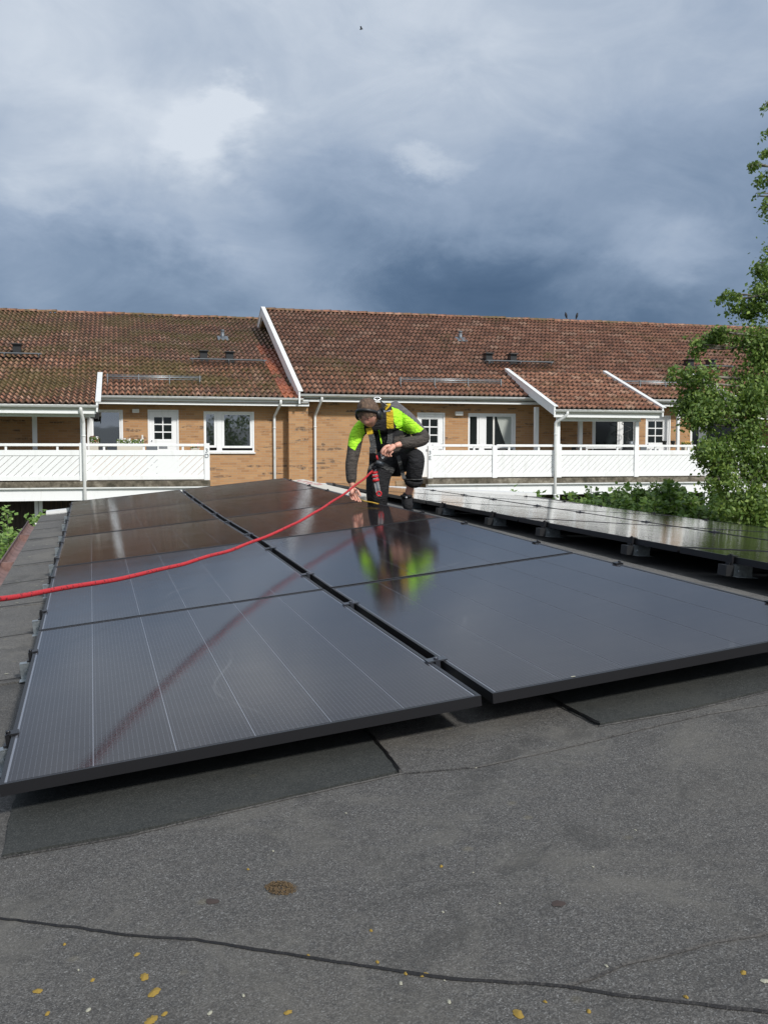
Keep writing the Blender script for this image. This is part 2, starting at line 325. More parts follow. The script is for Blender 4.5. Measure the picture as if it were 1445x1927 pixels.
# ------------------------------------------------------------------ mesh helper
def newobj(name, data, parent=None, m=None):
    o = bpy.data.objects.new(name, data); C.objects.link(o)
    if m is not None:
        for mm in (m if isinstance(m, list) else [m]): data.materials.append(M[mm])
    if parent is not None:
        o.parent = parent
        # meshes are written in world coordinates, so the child undoes its thing's place
        if parent.get('is_root'): o.location = -Vector(parent.location)
    return o
class MB:
    def __init__(s): s.v = []; s.f = []; s.uv = []; s.mi = []; s.sm = []
    def poly(s, pts, uv=None, mi=0, sm=False):
        i = len(s.v); s.v += [tuple(p) for p in pts]; s.f.append(tuple(range(i, i+len(pts)))); s.uv.append(uv or [(p[0], p[2] if len(p) > 2 else 0) for p in pts]); s.mi.append(mi); s.sm.append(sm)
    def box(s, x0, x1, y0, y1, z0, z1, T=None, mi=0):
        T = T or (lambda x, y, z: Vector((x, y, z)))
        P = lambda x, y, z: T(x, y, z)
        X = ((x0, x1), (y0, y1), (z0, z1))
        fs = [((0, 0, 0), (1, 0, 0), (1, 0, 1), (0, 0, 1)), ((1, 1, 0), (0, 1, 0), (0, 1, 1), (1, 1, 1)),
              ((0, 1, 0), (0, 0, 0), (0, 0, 1), (0, 1, 1)), ((1, 0, 0), (1, 1, 0), (1, 1, 1), (1, 0, 1)),
              ((0, 0, 1), (1, 0, 1), (1, 1, 1), (0, 1, 1)), ((0, 1, 0), (1, 1, 0), (1, 0, 0), (0, 0, 0))]
        for q in fs:
            c = [(X[0][a], X[1][b_], X[2][c_]) for a, b_, c_ in q]
            if q[0][1] == q[1][1] == q[2][1]: uv = [(a[0], a[2]) for a in c]
            elif q[0][0] == q[1][0] == q[2][0]: uv = [(a[1], a[2]) for a in c]
            else: uv = [(a[0], a[1]) for a in c]
            s.poly([P(*a) for a in c], uv, mi)
        return s
    def prism(s, pts, ext, mi=0):
        """pts: planar loop of world points; ext: extrusion vector"""
        pts = [Vector(p) for p in pts]; e = Vector(ext); n = len(pts)
        s.poly(pts, None, mi); s.poly([p+e for p in reversed(pts)], None, mi)
        for i in range(n): a, b_ = pts[i], pts[(i+1) % n]; s.poly([b_, a, a+e, b_+e], None, mi)
        return s
    def tube(s, pts, r, n=8, cap=True, mi=0, closed=False):
        pts = [Vector(p) for p in pts]; rs = r if isinstance(r, (list, tuple)) else [r]*len(pts)
        rings = []; L = 0; base = len(s.v); up0 = None
        for i, p in enumerate(pts):
            d = (pts[min(i+1, len(pts)-1)]-pts[max(i-1, 0)]).normalized()
            if up0 is None: up0 = d.orthogonal().normalized()
            up0 = (up0 - d*up0.dot(d)).normalized(); w = d.cross(up0)
            if i: L += (p-pts[i-1]).length
            rings.append((L, [p+(up0*math.cos(a)+w*math.sin(a))*rs[i] for a in (2*PI*k/n for k in range(n))]))
        for L_, rg in rings: s.v += [tuple(p) for p in rg]
        for i in range(len(rings)-1):
            for k in range(n):
                k2 = (k+1) % n
                s.f.append((base+i*n+k, base+i*n+k2, base+(i+1)*n+k2, base+(i+1)*n+k))
                s.uv.append([(rings[i][0], k/n), (rings[i][0], (k+1)/n), (rings[i+1][0], (k+1)/n), (rings[i+1][0], k/n)]); s.mi.append(mi); s.sm.append(True)
        if cap:
            s.f.append(tuple(base+k for k in reversed(range(n)))); s.uv.append([(0, 0)]*n); s.mi.append(mi); s.sm.append(False)
            o = base+(len(rings)-1)*n; s.f.append(tuple(o+k for k in range(n))); s.uv.append([(0, 0)]*n); s.mi.append(mi); s.sm.append(False)
        return s
    def mesh(s, name):
        me = bpy.data.meshes.new(name); me.from_pydata(s.v, [], s.f); me.update()
        ul = me.uv_layers.new(name='UVMap'); i = 0
        for uvs in s.uv:
            for u in uvs: ul.data[i].uv = u[:2]; i += 1
        me.polygons.foreach_set('material_index', s.mi); me.polygons.foreach_set('use_smooth', s.sm)
        return me
    def build(s, name, m, parent=None, bevel=0):
        o = newobj(name, s.mesh(name), parent, m)
        if bevel:
            w = o.modifiers.new('weld', 'WELD'); w.merge_threshold = .0004
            b = o.modifiers.new('bevel', 'BEVEL'); b.width = bevel; b.segments = 2; b.limit_method = 'ANGLE'
        return o
def thing(name, label, cat, loc=(0, 0, 0), group=None):
    o = bpy.data.objects.new(name, None); C.objects.link(o); o.location = loc; o.empty_display_size = .2
    o['label'] = label; o['category'] = cat; o['is_root'] = 1
    if group: o['group'] = group
    return o
def tag(o, label, cat, group=None, kind=None):
    o['label'] = label
    if cat: o['category'] = cat
    if group: o['group'] = group
    if kind: o['kind'] = kind
    return o
def structure(o): o['kind'] = 'structure'; return o
def dup_tree(root, loc=None, rot=None, label=None):
    r = root.copy(); C.objects.link(r)
    if loc is not None: r.location = loc
    if rot is not None: r.rotation_euler = rot
    if label: r['label'] = label
    for ch in root.children:
        c = ch.copy(); C.objects.link(c); c.parent = r
        for g in ch.children:
            d = g.copy(); C.objects.link(d); d.parent = c
    return r

# ------------------------------------------------------------------ frames of the place
PU = Vector((.95289, .28563, .10208)).normalized(); PV = Vector((-.28919, .95703, .02166)); PV = (PV-PU*PV.dot(PU)).normalized()
PN = PU.cross(PV).normalized()
PT = CO + Vector((-.96048, 2.36704, -.83154))                       # near left corner of the near array
PL = 1.9534; PW = 1.30; CG = .0356; RG = .022
def P(u, v, n=0.0): return PT+PU*u+PV*v+PN*n
uh = Vector((PU.x, PU.y, 0)).normalized()
RU = uh*math.cos(R(5.45))+Vector((0, 0, math.sin(R(5.45)))); RU = (RU-PV*RU.dot(PV)).normalized(); RN = RU.cross(PV).normalized()
RO = PT-PN*.105
RIDGE_U = 2.92
RU2 = uh*math.cos(R(-3.0))+Vector((0, 0, math.sin(R(-3.0)))); RU2 = (RU2-PV*RU2.dot(PV)).normalized(); RN2 = RU2.cross(PV).normalized()
def RF(u, v, n=0.0):
    if u <= RIDGE_U: return RO+RU*u+PV*v+RN*n
    return RO+RU*RIDGE_U+RU2*(u-RIDGE_U)+PV*v+RN2*n
def on_roof(px, py, n=0.0):
    d = ray(px, py); o = RO+RN*n; return CO+d*((o-CO).dot(RN)/d.dot(RN))
# facade frame: s along the houses, d towards the camera, z up
FA = R(15.2)
FE = Vector((math.cos(FA), math.sin(FA), 0)); FD = Vector((math.sin(FA), -math.cos(FA), 0)); FO = Vector((0, 31.85, 0))
def T(s, d, z): return FO+FE*s+FD*d+Vector((0, 0, z))
def hit(px, py, d=0.0):
    r_ = ray(px, py); k = (FO+FD*d-CO).dot(FD)/r_.dot(FD); p = CO+r_*k
    return (p-FO).dot(FE), p.z
def S(px, d=0.0): return hit(px, 850, d)[0]
def Zz(px, py, d=0.0): return hit(px, py, d)[1]

# ------------------------------------------------------------------ ground and far things
def flat(name, x0, x1, y0, y1, z, m):
    b = MB(); b.poly([(x0, y0, z), (x1, y0, z), (x1, y1, z), (x0, y1, z)]); return structure(b.build(name, m))
flat('ground', -1500, 1500, -1500, 1500, 0, 'grass')
flat('path', -30, 30, 24, 29.6, .004, 'paving')
b = MB()
pts = []
for i in range(61):
    a = PI + PI*i/60
    h = 26+16*noise.noise(Vector((i*.11, 3, 0)))+8*noise.noise(Vector((i*.4, 9, 0)))
    pts.append((Vector((math.cos(a)*700, math.sin(a)*700, 0)), max(h, 8)))
for (p, h), (q, g) in zip(pts, pts[1:]):
    b.poly([p, q, q*1.3+Vector((0, 0, g)), p*1.3+Vector((0, 0, h))]); b.poly([p*1.3+Vector((0, 0, h)), q*1.3+Vector((0, 0, g)), q*1.9, p*1.9])
structure(b.build('hills', 'hill'))

# ------------------------------------------------------------------ houses
ZE = Zz(566, 744, .62); EAVE_D = .62; TANM = math.tan(R(24.8)); RIDGE_D = -7.35
S_L0, S_DIV, S_R1 = S(-260), S(556), S(2100)
TW, TR = .345, .40
L_RD, L_TAN = -10.0, .36
def tile_mesh(w=TW, l=TR*1.16, name='roof_tile'):
    b = MB(); n = 12; lift = .052
    def prof(x): return (.036*math.cos(2*PI*x/(w/2))) + .007*math.cos(4*PI*x/(w/2))
    xs = [w*i/n for i in range(n+1)]
    # local frame: x across, y up the slope, z normal
    vs = []
    for x in xs: vs += [(x, 0, prof(x)+lift), (x, l, prof(x)+.002), (x, 0, prof(x)+lift-.034)]
    b.v = vs
    for i in range(n):
        a = 3*i; c = 3*(i+1)
        u0_, u1_ = 2*i/n, 2*(i+1)/n
        b.f.append((a, c, c+1, a+1)); b.uv.append([(u0_, 0), (u1_, 0), (u1_, 1), (u0_, 1)]); b.mi.append(0); b.sm.append(True)
        b.f.append((a+2, c+2, c, a)); b.uv.append([(u0_, -.2), (u1_, -.2), (u1_, -.1), (u0_, -.1)]); b.mi.append(0); b.sm.append(False)
    return b.mesh(name)
TILE = tile_mesh()
TILE_V = [Vector(v.co) for v in TILE.vertices]; TILE_F = [tuple(p.vertices) for p in TILE.polygons]
TILE_UV = [[tuple(TILE.uv_layers[0].data[i].uv) for i in p.loop_indices] for p in TILE.polygons]
def tiled_plane(parent, s0f, s1f, d0, z0, d1, z1, mname, nmax, lift=.0, rng=random, skip=None, orange=None, name='roof_tile', s_align=0.0, row=TR):
    """rows from the eave (d0,z0) up to (d1,z1); s0f/s1f give left and right end at a given d"""
    slope = Vector((0, d1-d0, z1-z0)); L = slope.length; rows = int(L/row); rr = L/rows
    ex = FE; ey = (FD*(d1-d0)+Vector((0, 0, z1-z0)))/L; ez = ex.cross(ey).normalized()
    if ez.z < 0: ez = -ez
    per = []
    for r_ in range(rows):
        d = d0+(d1-d0)*r_/rows
        a, c = s0f(d), s1f(d)
        k = math.ceil((a-s_align)/TW-1e-6)
        s = s_align+k*TW
        while s+TW <= c+.12:
            per.append((r_, s)); s += TW
    out = 0; big = MB(); bigm = []
    me_done = {}
    par_off = parent
    for (r_, s) in per:
        d = d0+(d1-d0)*r_/rows; z = z0+(z1-z0)*r_/rows
        vis = True
        o_ = T(s, d, z)+ez*lift
        jx, jz = rng.uniform(-.006, .006), rng.uniform(-.022, .022)
        mt = Matrix((ex, ey, ez)).transposed().to_4x4(); mt.translation = o_
        mt = mt @ Matrix.Rotation(jz, 4, 'Z') @ Matrix.Rotation(rng.uniform(-.02, .02), 4, 'X') @ Matrix.Scale(rr/TR, 4, (0, 1, 0))
        # in view?
        q = o_-CO; inview = -.46 < q.x/q.y < .46
        mm = orange if (orange and orange[1](s, d)) else mname
        mm = orange[0] if (orange and orange[1](s, d)) else mname
        if out < nmax and inview:
            key = mm
            if key not in me_done:
                me = TILE.copy(); me.materials.clear(); me.materials.append(M[mm]); me_done[key] = me
            o = bpy.data.objects.new(name, me_done[key]); C.objects.link(o); o.parent = parent; o.matrix_local = mt
            out += 1
        else:
            base = len(big.v)
            big.v += [tuple(mt @ v) for v in TILE_V]
            for f_, uv_ in zip(TILE_F, TILE_UV):
                big.f.append(tuple(base+i for i in f_)); big.uv.append(uv_); big.mi.append(1 if (orange and mm == orange[0]) else 0); big.sm.append(False)
    if big.f:
        o = big.build('upper_roof_tiles', [mname]+([orange[0]] if orange else []), parent); o.location = (0, 0, 0); o['kind'] = 'stuff'
    return rows

def house_part(parent, name, mb, m, bevel=0): return mb.build(name, m, parent, bevel)
def wall_with_holes(b, s0, s1, z0, z1, holes, d=0.0, th=.25):
    xs = sorted({s0, s1, *[h[0] for h in holes], *[h[1] for h in holes]}); zs = sorted({z0, z1, *[h[2] for h in holes], *[h[3] for h in holes]})
    xs = [x for x in xs if s0 <= x <= s1]; zs = [z for z in zs if z0 <= z <= z1]
    for xa, xb in zip(xs, xs[1:]):
        for za, zb in zip(zs, zs[1:]):
            cx, cz = (xa+xb)/2, (za+zb)/2
            if any(h[0] < cx < h[1] and h[2] < cz < h[3] for h in holes): continue
            b.poly([T(xa, d, za), T(xb, d, za), T(xb, d, zb), T(xa, d, zb)], [(xa, za), (xb, za), (xb, zb), (xa, zb)])
    for h in holes:      # reveals
        a, c, e, g = h
        for q, uv in (([T(a, d, e), T(a, d-th, e), T(a, d-th, g), T(a, d, g)], [(0, e), (th, e), (th, g), (0, g)]), ([T(c, d-th, e), T(c, d, e), T(c, d, g), T(c, d-th, g)], [(th, e), (0, e), (0, g), (th, g)]),
                      ([T(a, d, g), T(a, d-th, g), T(c, d-th, g), T(c, d, g)], [(a, 0), (a, th), (c, th), (c, 0)]), ([T(a, d-th, e), T(a, d, e), T(c, d, e), T(c, d-th, e)], [(a, 0), (a, th), (c, th), (c, 0)])):
            b.poly(q, uv)

def window(parent, s0, s1, z0, z1, panes, d=0.0, curtain=None, glass='window_glass'):
    """panes: list of (s0,s1,z0,z1) glass; outer frame fills the rest"""
    fr = MB(); dd = d-.04
    xs0, xs1 = s0, s1
    fw = .055
    fr.box(s0, s1, -fw, .0, z1-fw, z1, lambda x, y, z: T(x, dd+.035+y*1.0, z)); fr.box(s0, s1, -fw, .0, z0, z0+fw, lambda x, y, z: T(x, dd+.035+y, z))
    fr.box(s0, s0+fw, -fw, .0, z0+fw, z1-fw, lambda x, y, z: T(x, dd+.035+y, z)); fr.box(s1-fw, s1, -fw, .0, z0+fw, z1-fw, lambda x, y, z: T(x, dd+.035+y, z))
    w = fr.build('window', 'white_paint', parent)
    # filling between the panes
    prev = s0+fw
    for (a, c, e, g) in panes:
        if a-.075 > prev+.01: fil = MB(); fil.box(prev, a-.075, dd-.03, dd+.02, z0+fw, z1-fw, T); fil.build('panel', 'white_paint', w)
        prev = c+.075
    if s1-fw > prev+.01: fil = MB(); fil.box(prev, s1-fw, dd-.03, dd+.02, z0+fw, z1-fw, T); fil.build('panel', 'white_paint', w)
    
    for (a, c, e, g) in panes:
        sb = MB(); k = .07
        Tt = lambda x, y, z: T(x, y, z)
        sb.box(a-k, c+k, dd-.035, dd+.012, g, min(g+k, z1-fw-.002), Tt); sb.box(a-k, c+k, dd-.035, dd+.012, max(e-k, z0+fw+.002), e, Tt)
        sb.box(a-k, a, dd-.035, dd+.012, e, g, Tt); sb.box(c, c+k, dd-.035, dd+.012, e, g, Tt)
        sb.build('sash', 'white_paint', w)
        p = MB(); p.box(a-.005, c+.005, dd-.030, dd-.022, e-.005, g+.005, Tt); p.build('pane', glass if not curtain else 'dark_glass', w)
    if curtain:
        a, c, e, g = panes[-1]; cu = MB(); n = 18
        for i in range(n):
            x0 = a+(c-a)*(.42+.58*i/n); x1 = a+(c-a)*(.42+.58*(i+1)/n)
            lo = lambda x: e+(g-e)*max(0, 1-((x-(a+(c-a)*.42))/((c-a)*.38))**.9) if x < a+(c-a)*.80 else e
            y = dd-.016+.004*math.sin(i*2.1); y1 = dd-.016+.004*math.sin((i+1)*2.1)
            z_0, z_1 = min(lo(x0), g-.01), min(lo(x1), g-.01)
            cu.poly([T(x0, y, z_0), T(x1, y1, z_1), T(x1, y1, g), T(x0, y, g)], None, 0, True)
        cu.build('curtain', 'curtain', w)
        # a pale inner casement bar behind the glass
        cu = MB(); cu.box(a+(c-a)*.27, a+(c-a)*.34, dd-.020, dd-.012, e, g, Tt); cu.build('casement_bar', 'plastic_white', w)
    sl_ = MB(); sl_.box(s0-.03, s1+.03, 0, .07, z0-.045, z0-.003, lambda x, y, z: T(x, d-.01+y, z)); sl_.build('sill', 'white_metal', w)
    return w
def door(parent, s0, s1, z0, z1, gl, hinge_right=True, d=0.0):
    dd = d-.05; Tt = lambda x, y, z: T(x, y, z)
    dr = MB(); k = .05
    dr.box(s0, s0+k, dd-.05, dd+.045, z0, z1, Tt); dr.box(s1-k, s1, dd-.05, dd+.045, z0, z1, Tt); dr.box(s0+k, s1-k, dd-.05, dd+.045, z1-k, z1, Tt)
    o = dr.build('door', 'white_paint', parent)
    a, c, e, g = gl
    lf = MB(); x0, x1, zb, zt = s0+k+.004, s1-k-.004, z0, z1-k-.004
    lf.box(x0, a, dd-.03, dd+.015, zb, zt, Tt); lf.box(c, x1, dd-.03, dd+.015, zb, zt, Tt); lf.box(a, c, dd-.03, dd+.015, zb, e, Tt); lf.box(a, c, dd-.03, dd+.015, g, zt, Tt)
    lf.build('door_leaf', 'white_paint', o)
    for i in range(2):
        for j in range(3):
            xa = a+(c-a)*i/2+.018; xb = a+(c-a)*(i+1)/2-.018; za = e+(g-e)*j/3+.018; zb_ = e+(g-e)*(j+1)/3-.018
            p = MB(); p.box(xa, xb, dd-.022, dd-.012, za, zb_, Tt); p.build('pane', 'dark_glass', o)
    mu = MB(); mu.box((a+c)/2-.018, (a+c)/2+.018, dd-.028, dd+.008, e, g, Tt)
    for j in (0, 1, 2, 3):
        zz_ = e+(g-e)*j/3; mu.box(a, (a+c)/2-.018, dd-.028, dd+.007, zz_-.018, zz_+.018, Tt); mu.box((a+c)/2+.018, c, dd-.028, dd+.007, zz_-.018, zz_+.018, Tt)
    mu.box(a-.002, a+.018, dd-.028, dd+.006, e, g, Tt); mu.box(c-.018, c+.002, dd-.028, dd+.006, e, g, Tt)
    mu.build('glazing_bar', 'white_paint', o)
    h = MB(); hx = x0+.06 if hinge_right else x1-.06
    h.tube([T(hx, dd+.015, e-.03), T(hx, dd+.05, e-.03)], .02); h.tube([T(hx, dd+.015, e-.2), T(hx, dd+.06, e-.2), T(hx+(.1 if hinge_right else -.1), dd+.06, e-.2)], .012)
    h.build('handle', 'steel', o)
    ls = MB(); ls.box((a+c)/2-.13, (a+c)/2+.13, dd+.015, dd+.02, e-.28, e-.2, Tt); ls.build('letter_slot', 'steel', o)
    return o
def gutter(parent, s0, s1, d, z, name='gutter', r=.065):
    b = MB(); n = 8
    for i in range(n):
        a0 = PI+PI*i/n; a1 = PI+PI*(i+1)/n
        b.poly([T(s0, d+math.cos(a0)*r, z+math.sin(a0)*r), T(s1, d+math.cos(a0)*r, z+math.sin(a0)*r), T(s1, d+math.cos(a1)*r, z+math.sin(a1)*r), T(s0, d+math.cos(a1)*r, z+math.sin(a1)*r)], None, 0, True)
        r2 = r-.006
        b.poly([T(s0, d+math.cos(a1)*r2, z+math.sin(a1)*r2), T(s1, d+math.cos(a1)*r2, z+math.sin(a1)*r2), T(s1, d+math.cos(a0)*r2, z+math.sin(a0)*r2), T(s0, d+math.cos(a0)*r2, z+math.sin(a0)*r2)], None, 0, True)
    b.tube([T(s0, d+r, z), T(s1, d+r, z)], .011, 6); b.tube([T(s0, d-r, z), T(s1, d-r, z)], .006, 6)
    for e in (s0, s1): b.poly([T(e, d+math.cos(PI+PI*i/8)*r, z+math.sin(PI+PI*i/8)*r) for i in range(9)])
    return b.build(name, 'white_metal', parent)
def downpipe(parent, s, d0, z0, d1, z1, zb, ds=-.12, r=.043):
    b = MB(); b.tube([T(s, d0, z0), T(s, d0, z0-.10), T(s+ds*.15, d0+(d1-d0)*.12, z0-.16), T(s+ds*.9, d0+(d1-d0)*.88, z1+.06), T(s+ds, d1, z1), T(s+ds, d1, z1-.08), T(s+ds, d1, zb)], r, 10)
    for zc in (z1-.35, (z1+zb)/2): b.tube([T(s+ds, d1, zc-.02), T(s+ds, d1, zc+.02)], r+.008, 10)
    return b.build('downpipe', 'white_metal', parent)

FLOOR = Zz(300, 905, 2.3)          # balcony floor level
DF = 2.3                            # balcony depth (front plane)
def make_house(base, label, s0, s1, ze, ridge_d, front, wall_d):
    h = thing('house', label, 'house', base)
    return h
HB = T(S(250), 0, 0); hl = thing('house', 'left yellow brick house with mossy tile roof behind the balcony numbered 3 D', 'house', HB, 'row houses behind the shed')
HB2 = T(S(900), -.0, 0); hr = thing('house', 'right yellow brick house with the cleaner, higher tile roof behind the balcony numbered 3 E', 'house', HB2, 'row houses behind the shed')

# left house openings
ztop = ZE+.02
L_win1 = (S(171), S(233), Zz(200, 853), Zz(200, 771))
L_door = (S(279.5), S(337.5), FLOOR, Zz(310, 771))
L_win2 = (S(384.5), S(479), Zz(430, 851), Zz(430, 774.5))
wb = MB(); wall_with_holes(wb, S_L0, S(545), 0, ztop, [L_win1, L_door, L_win2])
wb.build('wall', 'yellow_brick', hl)
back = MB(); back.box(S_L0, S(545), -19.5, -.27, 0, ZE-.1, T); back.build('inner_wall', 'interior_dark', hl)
window(hl, *L_win1, [(S(171.5)+.09, S(226), Zz(200, 848), Zz(200, 776))])
window(hl, *L_win2, [(S(389), S(404), Zz(400, 838), Zz(400, 779.5)), (S(423), S(471.5), Zz(440, 839), Zz(440, 780.5))])
door(hl, *L_door, (S(290.5), S(325), Zz(305, 827.5), Zz(305, 784)))
# pier between the houses and right wall
pb = MB(); s_a, s_b = S(544, .35), S(580, .35)
pb.box(s_a, s_b, -.9, .35, 0, ZE-.02, T); pb.build('pier', 'yellow_brick', hr)
R_door = (S(784), S(836), FLOOR, Zz(810, 776.5)); R_win = (S(879.5), S(968.5), Zz(925, 850), Zz(925, 778))
R_win2 = (S(1112), S(1196), Zz(1150, 853), Zz(1150, 790)); R_door2 = (S(1212), S(1259), FLOOR, Zz(1235, 782)); R_win3 = (S(1296), S(1392), Zz(1340, 852), Zz(1340, 788)); R_door3 = (S(1480), S(1530), FLOOR, Zz(1500, 790))
wb = MB(); wall_with_holes(wb, s_b-.02, S_R1, 0, ztop, [R_door, R_win, R_win2, R_door2, R_win3, R_door3], d=.05)
wb.build('wall', 'yellow_brick', hr)
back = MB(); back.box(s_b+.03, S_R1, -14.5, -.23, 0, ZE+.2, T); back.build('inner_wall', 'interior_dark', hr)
door(hr, *R_door, (S(792), S(824), Zz(805, 834), Zz(805, 788)), hinge_right=False, d=.05)
window(hr, *R_win, [(S(881.5)+.03, S(896.5), Zz(890, 839.5), Zz(890, 784)), (S(914), S(961), Zz(940, 840), Zz(940, 784))], d=.05, curtain=True)
window(hr, *R_win2, [(S(1119), S(1160), Zz(1140, 838), Zz(1140, 793)), (S(1171), S(1190), Zz(1180, 838), Zz(1180, 793))], d=.05, glass='dark_glass')
door(hr, *R_door2, (S(1217), S(1246), Zz(1230, 834), Zz(1230, 792)), d=.05)
window(hr, *R_win3, [(S(1299)+.03, S(1313), Zz(1300, 840), Zz(1300, 793)), (S(1328), S(1380), Zz(1350, 842), Zz(1350, 793))], d=.05, glass='dark_glass')
door(hr, *R_door3, (S(1487), S(1518), Zz(1500, 834), Zz(1500, 796)), d=.05)

# main roofs: the right one sits a little higher and further forward
def roof(h, s0, s1, ze, ed, mname, nmax, dz=0.0, orange=None, rd=RIDGE_D, tan=TANM, row=TR):
    zr = ze+(ed-rd)*tan
    rb = MB(); th = .14
    a0, a1 = (ed-.02, ze-.06), (rd, zr-.07); b0, b1 = (ed-.02, ze-.06-th), (rd, zr-.07-th)
    far = (2*rd-ed, ze-.06)
    for (x, y) in ((a0, a1), (a1, far)):
        rb.poly([T(s0, x[0], x[1]), T(s1, x[0], x[1]), T(s1, y[0], y[1]), T(s0, y[0], y[1])])
    rb.poly([T(s0, b0[0], b0[1]), T(s0, b1[0], b1[1]), T(s1, b1[0], b1[1]), T(s1, b0[0], b0[1])])
    rb.poly([T(s0, b1[0], b1[1]), T(s0, far[0], far[1]-th), T(s1, far[0], far[1]-th), T(s1, b1[0], b1[1])])
    for e in (s0, s1):
        rb.poly([T(e, *a0), T(e, *a1), T(e, *b1), T(e, *b0)]); rb.poly([T(e, *a1), T(e, *far), T(e, far[0], far[1]-th), T(e, *b1)])
    rf = rb.build('roof', 'roof_tile_mossy', h)
    rf.location = rf.location
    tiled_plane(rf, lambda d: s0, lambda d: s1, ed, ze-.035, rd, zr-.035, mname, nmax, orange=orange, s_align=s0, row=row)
    # ridge caps
    s = s0; k = 0
    cap = MB(); n = 6
    for i in range(n):
        a_0 = PI*i/n; a_1 = PI*(i+1)/n
        cap.poly([Vector((0, math.cos(a_0)*.12, math.sin(a_0)*.085)), Vector((.40, math.cos(a_0)*.135, math.sin(a_0)*.10)), Vector((.40, math.cos(a_1)*.135, math.sin(a_1)*.10)), Vector((0, math.cos(a_1)*.12, math.sin(a_1)*.085))], None, 0, True)
    cm = cap.mesh('ridge_tile'); cm.materials.append(M['roof_tile_mossy'])
    while s < s1-.3:
        o = bpy.data.objects.new('ridge_tile', cm); C.objects.link(o); o.parent = rf
        mt = Matrix((FE, FD, Vector((0, 0, 1)))).transposed().to_4x4(); mt.translation = T(s, rd, zr-.03+random.uniform(-.008, .008))
        o.matrix_local = mt @ Matrix.Rotation(random.uniform(-.035, .035), 4, 'Y'); s += .37
    # fascia, soffit, gutter
    fb_ = MB(); fb_.box(s0, s1, ed-.10, ed-.075, ze-.285, ze-.04, T); fb_.build('fascia', 'white_paint', h)
    sf = MB(); sf.box(s0, s1, .06, ed-.105, ze-.27, ze-.25, T); sf.build('soffit', 'soffit', h)
    return rf, zr
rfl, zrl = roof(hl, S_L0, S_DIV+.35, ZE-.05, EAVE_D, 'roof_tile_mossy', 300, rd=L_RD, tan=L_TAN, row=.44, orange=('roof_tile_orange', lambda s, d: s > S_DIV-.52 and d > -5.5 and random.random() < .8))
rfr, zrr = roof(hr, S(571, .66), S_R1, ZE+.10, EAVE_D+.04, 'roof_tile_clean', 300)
# gable end wall of the right roof, seen above the lower left roof, and its verge boards
gs = S(566, .66)
zr2 = zrr
def verge(parent, s, d0, z0, d1, z1, w=.30, th=.05, up=.06):
    v = Vector((0, d1-d0, z1-z0)).normalized(); nz = Vector((0, -v.z, v.y));
    if nz.z < 0: nz = -nz
    b = MB()
    q = [(d0, z0+up), (d1, z1+up), (d1, z1+up-w/max(.3, abs(v.y))), (d0, z0+up-w/max(.3, abs(v.y)))]
    b.prism([T(s, a, c) for a, c in q], FE*th); o = b.build('verge_board', 'white_paint', parent)
    b = MB()
    q = [(d0+.02, z0+up+.03), (d1, z1+up+.03), (d1, z1+up+.006), (d0+.02, z0+up+.006)]
    b.prism([T(s-.02, a, c) for a, c in q], FE*(th+.10)); b.build('verge_cap', 'white_metal', parent)
    return o
zeR = ZE+.10; edR = EAVE_D+.04
verge(hr, gs-.06, edR+.06, zeR-.02-.03, RIDGE_D, zrr, w=.34)
verge(hr, gs-.062, 2*RIDGE_D-edR, zeR-.02, RIDGE_D-.003, zrr, w=.26)
gb = MB(); gx = gs+.30
gb.poly([T(gx, edR-.15, ZE-.3), T(gx, RIDGE_D, zrr-.2), T(gx, 2*RIDGE_D-edR, ZE-.3)]); gb.build('gable_wall', 'yellow_brick', hr)
so_ = MB()
so_.poly([T(gs-.01, edR-.1, zeR-.28), T(gx, edR-.1, zeR-.28), T(gx, RIDGE_D, zrr-.30), T(gs-.01, RIDGE_D, zrr-.30)]); so_.poly([T(gs-.01, RIDGE_D, zrr-.30), T(gx, RIDGE_D, zrr-.30), T(gx, 2*RIDGE_D-edR, zeR-.28), T(gs-.01, 2*RIDGE_D-edR, zeR-.28)])
so_.build('gable_soffit', 'tan_wood', hr)
gutter(hl, S(186, 1), S_DIV+.15, EAVE_D+.0, ZE-.10); gutter(hr, gs+.0, S(1445+200), EAVE_D+.05, ZE+.03)
downpipe(hl, S(529, .6), .62, ZE-.15, .07, Zz(525, 785), .1, ds=-.12); downpipe(hr, S(606, .62), .64, ZE-.02, .12, Zz(598, 783), .1, ds=-.12)

# porch roofs
def porch(label, sL, sR, dj, zj, de, ze, base, open_left=False, posts=(), cap_left=True, cap_right=True, mname='roof_tile_clean', nrows=None):
    h = thing('porch_roof', label, 'porch roof', base, 'porch roofs over the balconies')
    rb = MB(); th = .12
    q = [(de-.02, ze-.06), (dj, zj-.06), (dj, zj-.06-th), (de-.02, ze-.06-th)]
    rb.prism([T(sL, a, c) for a, c in q], FE*(sR-sL)); rf = rb.build('roof', 'soffit', h)
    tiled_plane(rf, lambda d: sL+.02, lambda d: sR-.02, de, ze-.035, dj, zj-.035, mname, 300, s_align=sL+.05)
    fb_ = MB(); fb_.box(sL, sR, de-.10, de-.07, ze-.30, ze-.05, T); fb_.build('fascia', 'white_paint', h)
    gutter(h, sL, sR+.05, de+.01, ze-.075)
    if cap_right: verge(h, sR, de+.04, ze-.04, dj, zj, w=.26)
    if cap_left: verge(h, sL-.05, de+.04, ze-.04, dj, zj, w=.26)
    return h
ZPL = Zz(100, 757, DF+.35); zjL = ZE-.05+(EAVE_D+1.25)*L_TAN+.03
pL = porch('low mossy porch roof at the left edge over the balcony numbered 3 D', S(-330, DF), S(183, DF+.35), -1.25, zjL, DF+.35, ZPL, T(S(80, DF), DF, 0), mname='roof_tile_mossy', cap_left=False)
